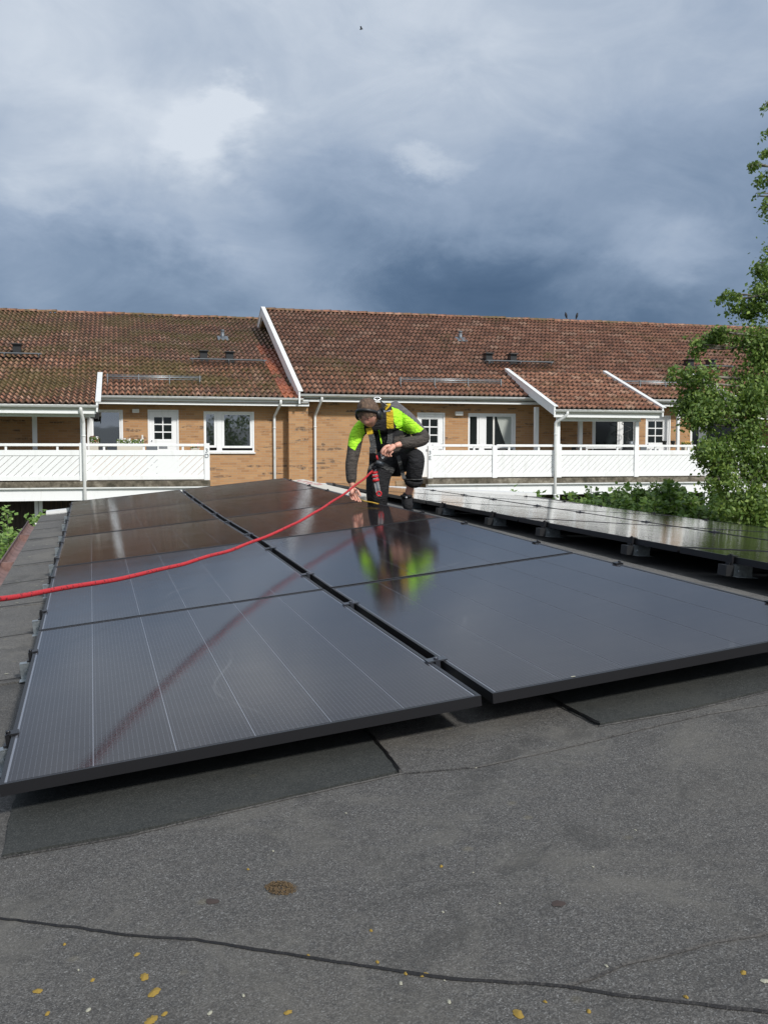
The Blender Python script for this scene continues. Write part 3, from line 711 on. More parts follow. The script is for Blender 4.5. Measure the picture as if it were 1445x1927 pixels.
ZPR = Zz(1140, 768, DF+.35); zjR = ZE+.10+(EAVE_D+1.45)*TANM+.03
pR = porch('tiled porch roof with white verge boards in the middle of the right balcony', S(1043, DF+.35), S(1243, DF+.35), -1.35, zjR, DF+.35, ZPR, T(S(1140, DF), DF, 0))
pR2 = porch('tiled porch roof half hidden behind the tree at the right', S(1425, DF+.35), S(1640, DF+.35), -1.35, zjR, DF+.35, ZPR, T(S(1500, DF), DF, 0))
def post(parent, s, d, z0, z1, w=.10, name='post'):
    b = MB(); b.box(s-w/2, s+w/2, d-w/2, d+w/2, z0, z1, T); return b.build(name, 'white_paint', parent, .004)
def header(parent, s0, s1, d, z0, z1, w=.09):
    b = MB(); b.box(s0, s1, d-w/2, d+w/2, z0, z1, T); return b.build('header_beam', 'white_paint', parent, .004)
dp = DF-.12
header(pL, S(-330, DF), S(180, dp), dp, Zz(60, 784, dp), ZPL-.19)
for px in (-150, 157): post(pL, S(px, dp), dp, FLOOR, Zz(60, 784, dp)-.003, .13)
for px in (-60, 67): post(pL, S(px, .9), .9, FLOOR, ZPL-.05, .13)
post(pL, S(170, .12), .14, FLOOR, ZE-.30, .14)
header(pR, S(1046, dp), S(1203, dp), dp, Zz(1100, 793, dp), ZPR-.19)
for px in (1048, 1196): post(pR, S(px, dp), dp, FLOOR, Zz(1100, 793, dp)-.003, .13)
for px in (1008, 1090.5): post(pR, S(px, .95), .95, FLOOR, Zz(px, 766 if px < 1050 else 790, .95), .13)
post(pR, S(1277, .6), .5, FLOOR, ZE-.14, .10)
downpipe(pL, S(154, DF+.35), DF+.35, ZPL-.10, DF+.10, Zz(155, 797, DF), .0, ds=.06, r=.05)
downpipe(pR, S(1066, DF+.35), DF+.36, ZPR-.10, DF+.11, Zz(1056, 797, DF), .0, ds=-.28, r=.05)
# hanging lantern and a dark vent box under the left porch end
t_ = thing('porch_lantern', 'caged porch lantern hanging under the left porch roof end', 'lantern', T(S(164, 2), 2, Zz(164, 788, 2)))
ls_, lz = S(163.5, 2.0), Zz(164, 773, 2.0)
b = MB(); b.tube([T(ls_, 2, lz+.08), T(ls_, 2, lz)], .008, 6); b.tube([T(ls_, 2, lz), T(ls_, 2, lz-.06)], [.02, .07], 8)
for k in range(6):
    a = 2*PI*k/6; b.tube([T(ls_+.07*math.cos(a), 2+.07*math.sin(a), lz-.06), T(ls_+.075*math.cos(a), 2+.075*math.sin(a), lz-.17), T(ls_+.05*math.cos(a), 2+.05*math.sin(a), lz-.26)], .006, 4)
b.build('cage', 'black_plastic', t_)
b = MB(); b.tube([T(ls_, 2, lz-.07), T(ls_, 2, lz-.12), T(ls_, 2, lz-.22)], [.03, .055, .03], 10); b.build('glass_shade', 'plastic_white', t_)
b = MB(); b.box(S(172, 1.6), S(188, 1.6), 1.3, 1.6, Zz(180, 787, 1.6), Zz(180, 777, 1.6), T); b.tube([T(S(187, 1.6), 1.6, Zz(180, 787, 1.6)), T(S(187, 1.6), 1.6, Zz(180, 791, 1.6))], .015, 6)
tag(b.build('patio_heater', 'black_plastic'), 'dark box heater mounted under the end of the left porch roof', 'heater')

# wall lamps
for (px, py, w, hh, base, par) in ((257, 773.5, 13, 7.5, hl, 'box'), (861, 778.5, 14, 7.5, hr, 'box')):
    b = MB(); dd_ = .02 if base is hl else .07
    b.box(S(px-w/2), S(px+w/2), dd_-.03, dd_+.09, Zz(px, py+hh/2), Zz(px, py-hh/2), T); o = b.build('wall_lamp', 'plastic_white', None, .01)
    tag(o, 'small white wall lamp left of the door of the 3 D house' if base is hl else 'small white wall lamp between door and curtained window of the 3 E house', 'lamp')
b = MB(); b.box(S(267.5), S(270.5), -.005, .03, Zz(269, 826), Zz(269, 818.5), T); tag(b.build('doorbell', 'plastic_white'), 'narrow white doorbell plate beside the 3 D door', 'doorbell')

# balconies
def balcony(label, s0, s1, bays, base, number, num_s, end_left, end_right, cat='balcony'):
    h = thing('balcony', label, cat, base, 'balconies along the row houses')
    b = MB(); b.box(s0, s1, .055, DF+.12, FLOOR-.16, FLOOR, T); b.build('floor_slab', 'mossy_concrete', h)
    b = MB(); b.box(s0, s1, DF-.10, DF+.05, FLOOR-.53, FLOOR-.165, T); b.build('edge_beam', 'white_paint', h, .004)
    b = MB(); b.box(s0, s1, DF+.05, DF+.13, FLOOR-.20, FLOOR-.163, T); b.build('drip_ledge', 'white_metal', h)
    z0, z1 = Zz(300, 902.5, DF), Zz(300, 857, DF); zt = Zz(300, 835, DF); zb0 = Zz(300, 894.5, DF)
    for i, (a, c) in enumerate(bays):
        rl = MB(); rl.box(a, c, DF-.03, DF+.03, z1-.0, Zz(300, 847, DF), T); rl.build('upper_board', 'white_paint', h, .004)
        rl = MB(); rl.box(a, c, DF-.03, DF+.03, z0, zb0, T); rl.build('lower_board', 'white_paint', h, .004)
        rl = MB(); rl.box(a, c, DF-.04, DF+.04, zt-.075, zt, T); rl.build('handrail', 'white_paint', h, .006)
        nst = max(1, round((c-a)/1.3))
        for k in range(1, nst+1):
            ss = a+(c-a)*k/(nst+.0)-(.6 if nst > 1 else (c-a)/2); bb = MB(); bb.box(ss-.03, ss+.03, DF-.02, DF+.02, Zz(300, 847, DF), zt-.075, T); bb.build('baluster', 'white_paint', h)
        # diagonal boards, clipped to the bay
        H = z1-zb0; st = .200; wv_ = .200-.014; x = a-H-.15
        while x < c:
            lo, hi = [], []
            # board is the strip x+..x+wv shifted by height (45 deg rise to the right)
            loop = [(x, 0), (x+wv_, 0), (x+wv_+H*1.05, H), (x+H*1.05, H)]
            def clip(poly, xc, keep_right):
                out = []
                for i_ in range(len(poly)):
                    p, q = poly[i_], poly[(i_+1) % len(poly)]
                    ip = (p[0] >= xc) if keep_right else (p[0] <= xc); iq = (q[0] >= xc) if keep_right else (q[0] <= xc)
                    if ip: out.append(p)
                    if ip != iq: t = (xc-p[0])/(q[0]-p[0]); out.append((xc, p[1]+t*(q[1]-p[1])))
                return out
            lp = clip(loop, a+.004, True); lp = clip(lp, c-.004, False) if lp else lp
            if len(lp) >= 3:
                bb = MB(); jd = random.uniform(-.002, .002)
                bb.prism([T(p[0], DF+.012+jd, zb0+.002+p[1]*(H-.004)/H) for p in lp], -FD*.022)
                bb.build('board', 'white_paint', h)
            x += st
        bk = MB(); bk.box(a, c, DF-.028, DF-.016, zb0, z1, T); bk.build('backing_rail', 'white_paint', h) if False else None
    for s_ in {round(x_, 3) for bay in bays for x_ in (bay[0]-.09, bay[1]+.09)}:
        pass
    return h
def bays_from(pxs, w=.16):
    out = []
    for a, c in zip(pxs, pxs[1:]): out.append((S(a, DF)+w/2, S(c, DF)-w/2))
    return out
plL = [-330, -150, 157, 389.5]; plR = [809, 930, 1050, 1196, 1328, 1450, 1600]
bl = balcony('white balcony of the left house with 3 D on its end post', S(-330, DF), S(395, DF), bays_from(plL), T(S(200, DF), DF, 0), '3D', 0, 0, 0)
br_ = balcony('long white balcony of the right house with 3 E on its end post', S(803, DF), S(1700, DF), bays_from(plR), T(S(1100, DF), DF, 0), '3E', 0, 0, 0)
def rpost(par, px, z1, w=.16, zlow=None): 
    b = MB(); s_ = S(px, DF); b.box(s_-w/2+.003, s_+w/2-.003, DF-.045, DF+.055, zlow if zlow is not None else Zz(300, 904, DF), z1, T); return b.build('railing_post', 'white_paint', par, .004)
rpost(bl, 389.5, Zz(300, 834, DF)); rpost(bl, -150, Zz(300, 834, DF))
for px in (809, 930, 1196, 1328, 1450): rpost(br_, px, Zz(px, 838 if px != 809 else 839, DF))
for px, par in ((157, bl), (1050, br_)): rpost(par, px, Zz(300, 834, DF), .2)
# ground floor posts
for px, par in ((157, bl), (-150, bl), (1185, br_), (1048, br_), (1330, br_), (890, br_)):
    b = MB(); s_ = S(px, DF-.02); b.box(s_-.08, s_+.08, DF-.10, DF+.03, 0, FLOOR-.532, T); b.build('support_post', 'white_paint', par, .004)
# house numbers
def letters(txts, px, py0, dy, par, size):
    for i, ch in enumerate(txts):
        cu = bpy.data.curves.new('house_number', 'FONT'); cu.body = ch; cu.size = size; cu.align_x = 'CENTER'; cu.align_y = 'CENTER'; cu.extrude = .006
        o0 = bpy.data.objects.new('n', cu); C.objects.link(o0); bpy.context.view_layer.update()
        nm_ = bpy.data.meshes.new_from_object(o0.evaluated_get(bpy.context.evaluated_depsgraph_get())); bpy.data.objects.remove(o0)
        o = bpy.data.objects.new('house_number', nm_); C.objects.link(o); nm_.materials.clear(); nm_.materials.append(M['digit_grey'])
        s_, z_ = S(px, DF+.066), Zz(px, py0+dy*i, DF+.066)
        mt = Matrix((FE, Vector((0, 0, 1)), FD)).transposed().to_4x4(); mt.translation = T(s_, DF+.066, z_)
        o.parent = par; o.matrix_local = Matrix.Translation(-Vector(par.location)) @ mt
letters('3D', 389.5, 848, 10, bl, .17); letters('3E', 809, 852, 10, br_, .17)

# ground floor recess: timber cladding and posts under the left balcony
t_ = thing('timber_screen', 'dark brown timber screen under the left balcony', 'screen', T(S(30, 1), 1, 0))
s_ = S(-330, 1.0); k = 0
while s_ < S(180, 1):
    b = MB(); b.box(s_, s_+.135, 1.0-.02, 1.0+random.uniform(-.004, .006), .02, FLOOR-.2, T); b.build('board', 'dark_wood', t_); s_ += .14
t_ = thing('timber_screen', 'dark brown timber screen under the right balcony behind the shrubs', 'screen', T(S(1200, 1), 1, 0))
s_ = S(960, 1.0)
while s_ < S(1640, 1):
    b = MB(); b.box(s_, s_+.185, 1.0-.02, 1.0+random.uniform(-.004, .006), .02, FLOOR-.2, T); b.build('board', 'dark_wood', t_); s_ += .19
for px, nm in ((67, 'left'), (75, 'right')):
    b = MB(); s_ = S(px, 1.6); b.box(s_-.05, s_+.05, 1.55, 1.65, 0, FLOOR-.17, T); tag(b.build('slim_post', 'white_paint', None, .004), 'slim white post under the left balcony, %s one of a close pair' % nm, 'post', 'slim posts under the balcony')
# tan boards under the right house's end, left of balcony 3 E
t_ = thing('timber_steps', 'pale timber boards against the brick wall left of balcony 3 E', 'boards', T(S(790, 1.2), 1.2, 0))
for i, (ya, yb) in enumerate(((905, 912), (913, 921), (922, 934))):
    b = MB(); b.box(S(745, 1.2), S(802, 1.2), 1.1-.0*i, 1.2+.05*i, Zz(790, yb, 1.2), Zz(790, ya, 1.2), T); b.build('board', 'tan_wood', t_, .004)
b = MB(); b.box(S(748, 1.25), S(800, 1.25), 1.1, 1.2, 0, Zz(790, 935, 1.2), T); b.build('riser', 'tan_wood', t_)

# roof furniture: vents, walkways and snow guards, set on the roof planes
def roof_pt(right, px, py):
    ze, ed, TA = (ZE+.10, EAVE_D+.04, TANM) if right else (ZE-.05, EAVE_D, L_TAN)
    # intersect the ray with the roof plane z = ze + (ed-d)*TANM
    r_ = ray(px, py); n = Vector((0, 0, 1))*1.0 + FD*TA; p0 = T(0, ed, ze)
    k = (p0-CO).dot(n)/r_.dot(n); p = CO+r_*k; return (p-FO).dot(FE), (p-FO).dot(FD), p.z
def hood(par, right, px, py, w=.30):
    s_, d_, z_ = roof_pt(right, px, py); b = MB()
    b.box(s_-w*.42, s_+w*.42, d_-.30, d_+.02, z_-.25, z_+.32, T); b.box(s_-w*.55, s_+w*.55, d_-.36, d_+.10, z_+.32, z_+.36, T)
    b.box(s_-w*.52, s_+w*.52, d_-.05, d_+.06, z_-.03, z_+.05, T)
    return b.build('vent_hood', 'black_plastic', par, .006)
def vpipe(par, right, px, py):
    s_, d_, z_ = roof_pt(right, px, py); b = MB()
    b.tube([T(s_, d_-.12, z_-.1), T(s_, d_-.12, z_+.30)], [.075, .065], 12); b.tube([T(s_, d_-.12, z_+.31), T(s_, d_-.12, z_+.36)], [.085, .07], 12)
    b.box(s_-.2, s_+.2, d_-.25, d_+.12, z_+.0, z_+.03, lambda s, d, z: T(s, d, z+(d_-d)*TANM)); return b.build('vent_pipe', 'grey_metal', par)
def walkway(par, right, pxa, pxb, py):
    a = roof_pt(right, pxa, py[0]); c = roof_pt(right, pxb, py[1]); d_ = (a[1]+c[1])/2; z_ = (a[2]+c[2])/2
    b = MB()
    for k in range(4): b.box(a[0], c[0], d_+.04+k*.075, d_+.085+k*.075, z_+.10, z_+.13, T)
    n = max(2, int((c[0]-a[0])/.9))
    for i in range(n+1):
        s_ = a[0]+.08+(c[0]-a[0]-.16)*i/n; b.box(s_-.015, s_+.015, d_, d_+.33, z_+.06, z_+.099, T); b.tube([T(s_, d_+.32, z_+.08), T(s_, d_+.2, z_-.10)], .012, 5)
    return b.build('roof_walkway', 'grey_metal', par)
def snowguard(par, right, pxa, pya, pxb, pyb):
    a = roof_pt(right, pxa, pya); c = roof_pt(right, pxb, pyb); d_ = (a[1]+c[1])/2; z_ = (a[2]+c[2])/2; b = MB()
    for k in range(3): b.tube([T(a[0], d_+.10, z_+.06+k*.055), T(c[0], d_+.10, z_+.06+k*.055)], .010, 5)
    for k in range(2): b.tube([T(a[0], d_+.02-k*.08, z_+.13+k*.02), T(c[0], d_+.02-k*.08, z_+.13+k*.02)], .008, 5)
    n = max(2, round((c[0]-a[0])/1.15))
    for i in range(n+1):
        s_ = a[0]+.05+(c[0]-a[0]-.1)*i/n
        b.box(s_-.012, s_+.012, d_+.02, d_+.115, z_-.10, z_+.20, T)
        b.tube([T(s_, d_+.1, z_-.03), T(s_, d_+.24, z_-.17)], .010, 5)
    return b.build('snow_guard', 'galvanised', par)
hood(hl, False, 32.5, 667); hood(hl, False, 384, 679); hood(hl, False, 433, 681); vpipe(hl, False, 420, 638)
walkway(hl, False, -60, 80, (671, 673)); walkway(hl, False, 357, 500, (682, 686)); snowguard(hl, False, 200, 716, 379, 719)
hood(hr, True, 920, 683); hood(hr, True, 966, 684); vpipe(hr, True, 868, 640); walkway(hr, True, 910, 1035, (685, 689)); snowguard(hr, True, 750, 722, 942, 724)
hood(hr, True, 1299, 694); hood(hr, True, 1340, 694); walkway(hr, True, 1306, 1372, (694, 696)); snowguard(hr, True, 1150, 724, 1345, 729)

# things on the balconies
def flowers(name, label, px0, px1, py, d, cols, boxm='planter_cream', box=True, n=90, hpx=6, zbox=.18):
    t = thing(name, label, 'planter', T(S((px0+px1)/2, d), d, Zz(px0, py, d)-zbox))
    a, c, z = S(px0, d), S(px1, d), Zz(px0, py, d)
    b = MB(); b.box(a, c, d-.11, d+.11, z-zbox, z, T)
    b.box(a-.012, c+.012, d-.122, d+.122, z-.03, z+.004, T); b.build('box', boxm, t, .004)
    rn = random.Random(int(px0)); lf = MB()
    for i in range(n*3):
        p = T(rn.uniform(a, c), d+rn.uniform(-.12, .14), z+rn.uniform(0, hpx*.016)); sz = rn.uniform(.025, .045); v1 = Vector((rn.gauss(0, 1), rn.gauss(0, 1), rn.gauss(0, 1))).normalized()*sz; v2 = v1.orthogonal().normalized()*sz*.6
        lf.poly([p-v1, p+v2, p+v1, p-v2])
    lf.build('foliage', 'birch_leaf', t)
    fl = [MB() for _ in cols]
    for i in range(n):
        p = T(rn.uniform(a, c), d+rn.uniform(-.10, .16), z+rn.uniform(.01, hpx*.02)); r_ = rn.uniform(.015, .03)
        ax = Vector((rn.gauss(0, .6), -1, rn.gauss(0, .6))).normalized(); e1 = ax.orthogonal().normalized(); e2 = ax.cross(e1)
        rn.choice(fl).poly([p+(e1*math.cos(k*PI/3)+e2*math.sin(k*PI/3))*r_*(1 if k % 2 else .75) for k in range(6)])
    for m_, cc in zip(fl, cols):
        if m_.f: m_.build('blossoms', cc, t)
    return t
flowers('flower_box', 'long cream flower box with white blossoms in front of the 3 D house', 221, 271, 836, 1.9, ['flower_white'], n=110, hpx=8, zbox=.22)
flowers('flower_box', 'flower box with dark red blooms under the left window of the 3 D house', 170, 186, 832, 1.0, ['terracotta', 'flower_white'], n=50, hpx=9, zbox=.3)
flowers('flower_pot', 'small pot with orange and pink flowers next to the 3 D end post', 360, 375, 843, 1.5, ['flower_orange', 'flower_pink', 'flower_orange'], n=60, hpx=7, zbox=.25)
flowers('flower_box', 'planter with yellow flowers at the far right behind the 3 E balcony', 1284, 1297, 838, 1.6, ['flower_orange'], n=50, hpx=6)
def chair_thing(label, px0, px1, py0, py1, d, m):
    t = thing('balcony_chair', label, 'chair', T(S((px0+px1)/2, d), d, FLOOR), 'chairs on the balconies')
    a, c, zt = S(px0, d), S(px1, d), Zz(px0, py0, d)
    b = MB(); b.box(a, c, d-.02, d+.01, FLOOR+.5, zt, T); b.build('backrest', m, t, .01)
    b = MB(); b.box(a, c, d-.45, d-.02, FLOOR+.42, FLOOR+.46, T); b.build('seat', m, t, .01)
    for x in (a+.02, c-.02):
        for y in (d-.43, d-.03):
            b = MB(); b.tube([T(x, y, FLOOR), T(x, y, FLOOR+.42)], .014, 6); b.build('leg', m, t)
chair_thing('dark grey chair back beside the 3 D door behind the balcony rail', 276, 297, 838, 848, 1.5, 'grey_metal')
chair_thing('dark chair behind the 3 E balcony below the curtained window', 939, 952, 843, 852, 1.4, 'black_plastic')
chair_thing('black chair at left under the middle porch roof', 1075, 1083, 838, 852, 1.2, 'black_plastic')
chair_thing('black chair in the porch below the window, right of the pillar', 1141, 1156, 843, 853, 1.2, 'black_plastic')
chair_thing('black chair at the right end of the porch beside the plant stand', 1170, 1189, 836, 852, 1.2, 'black_plastic')
chair_thing('dark chair just right of the porch post in front of the door', 1204, 1216, 838, 852, 1.4, 'grey_metal')
t_ = thing('porch_table', 'white table standing under the middle porch roof', 'table', T(S(1130, 1.5), 1.5, FLOOR))
zt_ = Zz(1130, 842, 1.5)
b = MB(); b.box(S(1096, 1.5), S(1166, 1.5), 1.0, 1.7, zt_-.04, zt_, T); b.build('tabletop', 'white_paint', t_, .006)
for px in (1099, 1163):
    for d_ in (1.05, 1.65): b = MB(); b.box(S(px, 1.5)-.03, S(px, 1.5)+.03, d_-.03, d_+.03, FLOOR, zt_-.04, T); b.build('leg', 'white_paint', t_)
t_ = thing('plant_stand', 'dark wire spiral stand with hanging pots against the porch brick wall', 'plant stand', T(S(1180, .4), .4, FLOOR))
b = MB(); pts = []
for k in range(40):
    a = k/39*4.2*PI; pts.append(T(S(1178, .4)+math.cos(a)*(.22-.003*k), .4+math.sin(a)*.03, FLOOR+2.0-.02*k))
b.tube(pts, .012, 5); b.tube([T(S(1180, .4), .4, FLOOR), T(S(1180, .4), .4, FLOOR+1.7)], .015, 5); b.build('wire_frame', 'black_plastic', t_)
b = MB(); b.tube([T(S(1184, .45), .5, FLOOR+.95), T(S(1184, .45), .5, FLOOR+1.2)], [.09, .13], 12); b.build('pot', 'grey_metal', t_)
for px, py, lab in ((1201+8, 835, 'small dark pot on the handrail right of the porch post'), (1265, 838, 'black flower pot on the balcony rail right of the second door')):
    b = MB(); s_, z_ = S(px+40 if px < 1250 else px, DF), Zz(px, 842.5, DF); z_ = Zz(300, 835, DF)+.002
    b.tube([T(s_, DF, z_), T(s_, DF, z_+.02), T(s_, DF, z_+.11), T(s_, DF, z_+.13)], [.05, .055, .08, .085], 12); tag(b.build('plant_pot', 'black_plastic'), lab, 'pot', 'pots on the balcony rail')

# birds
def bird(px, py, Z, label, flying=False, flip=1, onridge=False):
    if onridge:
        s_, _ = hit(px, 612, RIDGE_D); o_ = T(s_, RIDGE_D, zrr+.115)
    else: o_ = at(px, py, Z)
    t = thing('bird', label, 'bird', o_, None)
    b = MB()
    if flying:
        b.tube([o_+Vector((-.22, 0, 0)), o_+Vector((-.1, 0, .02)), o_+Vector((.08, 0, .03)), o_+Vector((.2, 0, .03))], [.015, .06, .06, .02], 8)
        b.build('body', 'bird_black', t)
        for sg in (1, -1):
            b = MB(); b.prism([o_+Vector((-.05, 0, .04)), o_+Vector((.1, 0, .04)), o_+Vector((.02, .30*sg, .18)), o_+Vector((-.12, .55*sg, .12)), o_+Vector((-.14, .3*sg, .12))], (0, 0, .012)); b.build('wing', 'bird_black', t)
    else:
        f = flip; g = lambda x, z: o_+Vector((x*f*.5, 0, z*.85))
        b.tube([g(-.10, -.06), g(-.07, .03), g(-.03, .10), g(.0, .17), g(.015, .22), g(.03, .255), g(.05, .26), g(.085, .25)], [.012, .030, .052, .052, .038, .030, .022, .004], 10)
        b.build('body', 'bird_black', t)
        for sy in (-.02, .02):
            b = MB(); b.tube([g(-.01, .10)+Vector((0, sy, 0)), g(0, 0)+Vector((0, sy, 0))], .007, 5); b.build('leg', 'bird_black', t)
bird(1064, 607, 0, 'left one of two black birds perched on the roof ridge', flip=-1, onridge=True)
bird(1085, 607, 0, 'right one of two black birds perched on the roof ridge', flip=1, onridge=True)
bird(680, 55, 110, 'tiny dark bird flying high in the cloudy sky', True)

# ------------------------------------------------------------------ the shed roof we stand on
sh = thing('flat_roof_building', 'low building with grey felt roof that carries the solar panels', 'building', (RO.x, RO.y, 0))
EU, V0, V1, UR = -.355, -5.2, 9.62, 6.1
seams = [2.40-.895*k for k in range(8, 0, -1)]+[2.40+.895*k for k in range(0, 9)]
def felt_sheet(u0, u1, v0, v1, name, m, n=0.0, th=.004, nu=1):
    b = MB(); c = [RF(u0, v0, n), RF(u1, v0, n), RF(u1, v1, n), RF(u0, v1, n)]; nn = (RN if u0 < RIDGE_U else RN2)*th
    b.prism([q-nn*1.0 for q in c], nn); return b.build(name, m, sh)
# left slope: one deck in the foreground (its joints are cut separately), strips up the eave side
felt_sheet(EU, RIDGE_U, V0, 1.5, 'felt_deck', 'roofing_felt', 0, .02)
prev = 1.5; vs = [v for v in seams if v > 1.5]+[V1]
for i, v in enumerate(vs):
    felt_sheet(EU, RIDGE_U, prev-(.03 if i else 0.0), v, 'felt_sheet', 'roofing_felt_strip' , .0035*(1+(i % 2)), .02); prev = v
felt_sheet(RIDGE_U+.001, UR, V0, V1, 'felt_sheet', 'roofing_felt', .0, .02)
# ridge capping strip
b = MB(); b.prism([RF(RIDGE_U-.12, V0, .012), RF(RIDGE_U, V0, .016), RF(RIDGE_U, V1, .016), RF(RIDGE_U-.12, V1, .012)], -RN*.006); b.prism([RF(RIDGE_U, V0, .016), RF(RIDGE_U+.14, V0, .010), RF(RIDGE_U+.14, V1, .010), RF(RIDGE_U, V1, .016)], -RN*.006)
b.build('ridge_strip', 'roofing_felt_strip', sh)
# irregular dark bitumen joints
def seam(pts, w, name='seam', h=.003):
    b = MB(); rn = random.Random(len(pts)); fine = []
    for a, c in zip(pts, pts[1:]):
        n = max(2, int((c-a).length/.02))
        for k in range(n): fine.append(a.lerp(c, k/n))
    fine.append(pts[-1])
    L, Rr = [], []
    for i, p in enumerate(fine):
        d = (fine[min(i+1, len(fine)-1)]-fine[max(0, i-1)]).normalized(); sd = RN.cross(d)
        wob = RN.cross(d)*(.006*noise.noise(p*3)+.003*noise.noise(p*40))
        ww = w*(.55+.5*abs(noise.noise(p*6))+.5*abs(noise.noise(p*23+Vector((7, 0, 0)))))
        L.append(p+wob+sd*ww+RN*.0015); Rr.append(p+wob-sd*ww+RN*.0015)
    for i in range(len(fine)-1):
        m0, m1 = (L[i]+Rr[i])/2+RN*h, (L[i+1]+Rr[i+1])/2+RN*h
        b.poly([Rr[i], Rr[i+1], m1, m0], None, 0, True); b.poly([m0, m1, L[i+1], L[i]], None, 0, True)
    return b.build(name, 'bitumen', sh)
seam([on_roof(x, y) for x, y in ((-60, 1722), (0, 1730), (110, 1742), (240, 1760), (370, 1768), (500, 1790), (640, 1812), (850, 1842), (1060, 1858), (1180, 1876), (1445, 1905), (1520, 1915))], .0048)
seam([on_roof(x, y) for x, y in ((1060, 1858), (1110, 1845), (1170, 1818), (1250, 1802), (1330, 1780), (1445, 1758), (1540, 1735))], .0036)
seam([on_roof(x, y) for x, y in ((760, 1457), (900, 1445), (1060, 1408), (1200, 1375), (1330, 1345), (1500, 1318))], .0022)
for v in seams:
    if v > 1.4: seam([RF(EU+.01, v, .009), RF(-.1, v+.006, .009), RF(.15, v, .009)], .0045, h=.003)
# darker newer felt mats that run under the panels
b = MB()
def mat_piece(corners, lab, ragged=True):
    b = MB(); loop = []
    for a, c in zip(corners, corners[1:]+corners[:1]):
        n = max(2, int((c-a).length/.03))
        for k in range(n):
            p = a.lerp(c, k/n); loop.append(p+Vector((noise.noise(p*25), noise.noise(p*25+Vector((9, 9, 9))), 0))*.006)
    b.prism([p+RN*.008 for p in loop], -RN*.008)
    o = b.build('felt_mat', 'new_felt'); tag(o, lab, 'felt mat', 'dark felt mats under the panels'); return o
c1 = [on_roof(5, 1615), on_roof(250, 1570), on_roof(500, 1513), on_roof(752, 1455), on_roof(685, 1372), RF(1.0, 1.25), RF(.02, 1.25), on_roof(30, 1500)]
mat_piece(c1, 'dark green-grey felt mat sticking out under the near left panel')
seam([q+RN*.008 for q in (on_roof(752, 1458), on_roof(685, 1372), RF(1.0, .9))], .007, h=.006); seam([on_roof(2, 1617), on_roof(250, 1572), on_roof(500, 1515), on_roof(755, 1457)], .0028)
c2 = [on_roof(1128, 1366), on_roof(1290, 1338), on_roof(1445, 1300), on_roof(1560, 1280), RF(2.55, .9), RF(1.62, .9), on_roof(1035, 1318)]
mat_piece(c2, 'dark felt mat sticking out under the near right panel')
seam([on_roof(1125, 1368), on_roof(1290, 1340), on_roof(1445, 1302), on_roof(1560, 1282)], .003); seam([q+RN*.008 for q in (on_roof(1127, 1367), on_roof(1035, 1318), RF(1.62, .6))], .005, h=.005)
# gutter along the eave
b = MB(); n = 8; r0 = .065
def G(a, v, r=r0): return RF(EU-.06, v, -.02)+(-uh*math.cos(a))*r+Vector((0, 0, -math.sin(a)))*r
for i in range(n):
    a0, a1 = PI*i/n, PI*(i+1)/n
    b.poly([G(a0, V0), G(a0, V1-.4), G(a1, V1-.4), G(a1, V0)], None, 0, True); b.poly([G(a1, V0, r0-.004), G(a1, V1-.4, r0-.004), G(a0, V1-.4, r0-.004), G(a0, V0, r0-.004)], None, 0, True)
b.tube([G(0, V0), G(0, V1-.4)], .009, 6)
k = V0+.3
while k < V1-.5: b.prism([G(PI*j/6, k, r0+.004) for j in range(7)], PV*.025); k += 2.1
b.build('gutter', 'copper_gutter', sh)
b = MB(); b.prism([RF(EU-.005, V0, -.012), RF(EU+.03, V0, -.012), RF(EU+.03, V1, -.012), RF(EU-.005, V1, -.012)], Vector((0, 0, -.20))); b.build('fascia', 'dark_wood', sh)
b = MB()
zc = lambda p: Vector((p.x, p.y, 0))
cr = [RF(EU+.25, V0+.3, -.03), RF(RIDGE_U, V0+.3, -.03), RF(UR-.2, V0+.3, -.03), RF(UR-.2, V1-.12, -.03), RF(RIDGE_U, V1-.12, -.03), RF(EU+.25, V1-.12, -.03)]
for a, c in zip(cr, cr[1:]+cr[:1]): b.poly([zc(a), zc(c), c, a], [(0, 0), ((c-a).length, 0), ((c-a).length, 3), (0, 3)])
b.build('wall', 'yellow_brick', sh)
# white capping at the far gable end
def cap(u0, u1, lab=None):
    b = MB(); b.prism([RF(u0, V1-.02, .045), RF(u1, V1-.02, .045), RF(u1, V1+.10, .05), RF(u0, V1+.10, .05)], Vector((0, 0, -.12))); return b
cap(EU+.06, .02).build('end_capping', 'white_metal', sh); cap(2.30, RIDGE_U).build('end_capping', 'white_metal', sh)
cap(RIDGE_U+.001, UR).build('end_capping', 'white_metal', sh); cap(.023, 2.297).build('end_capping', 'white_metal', sh)

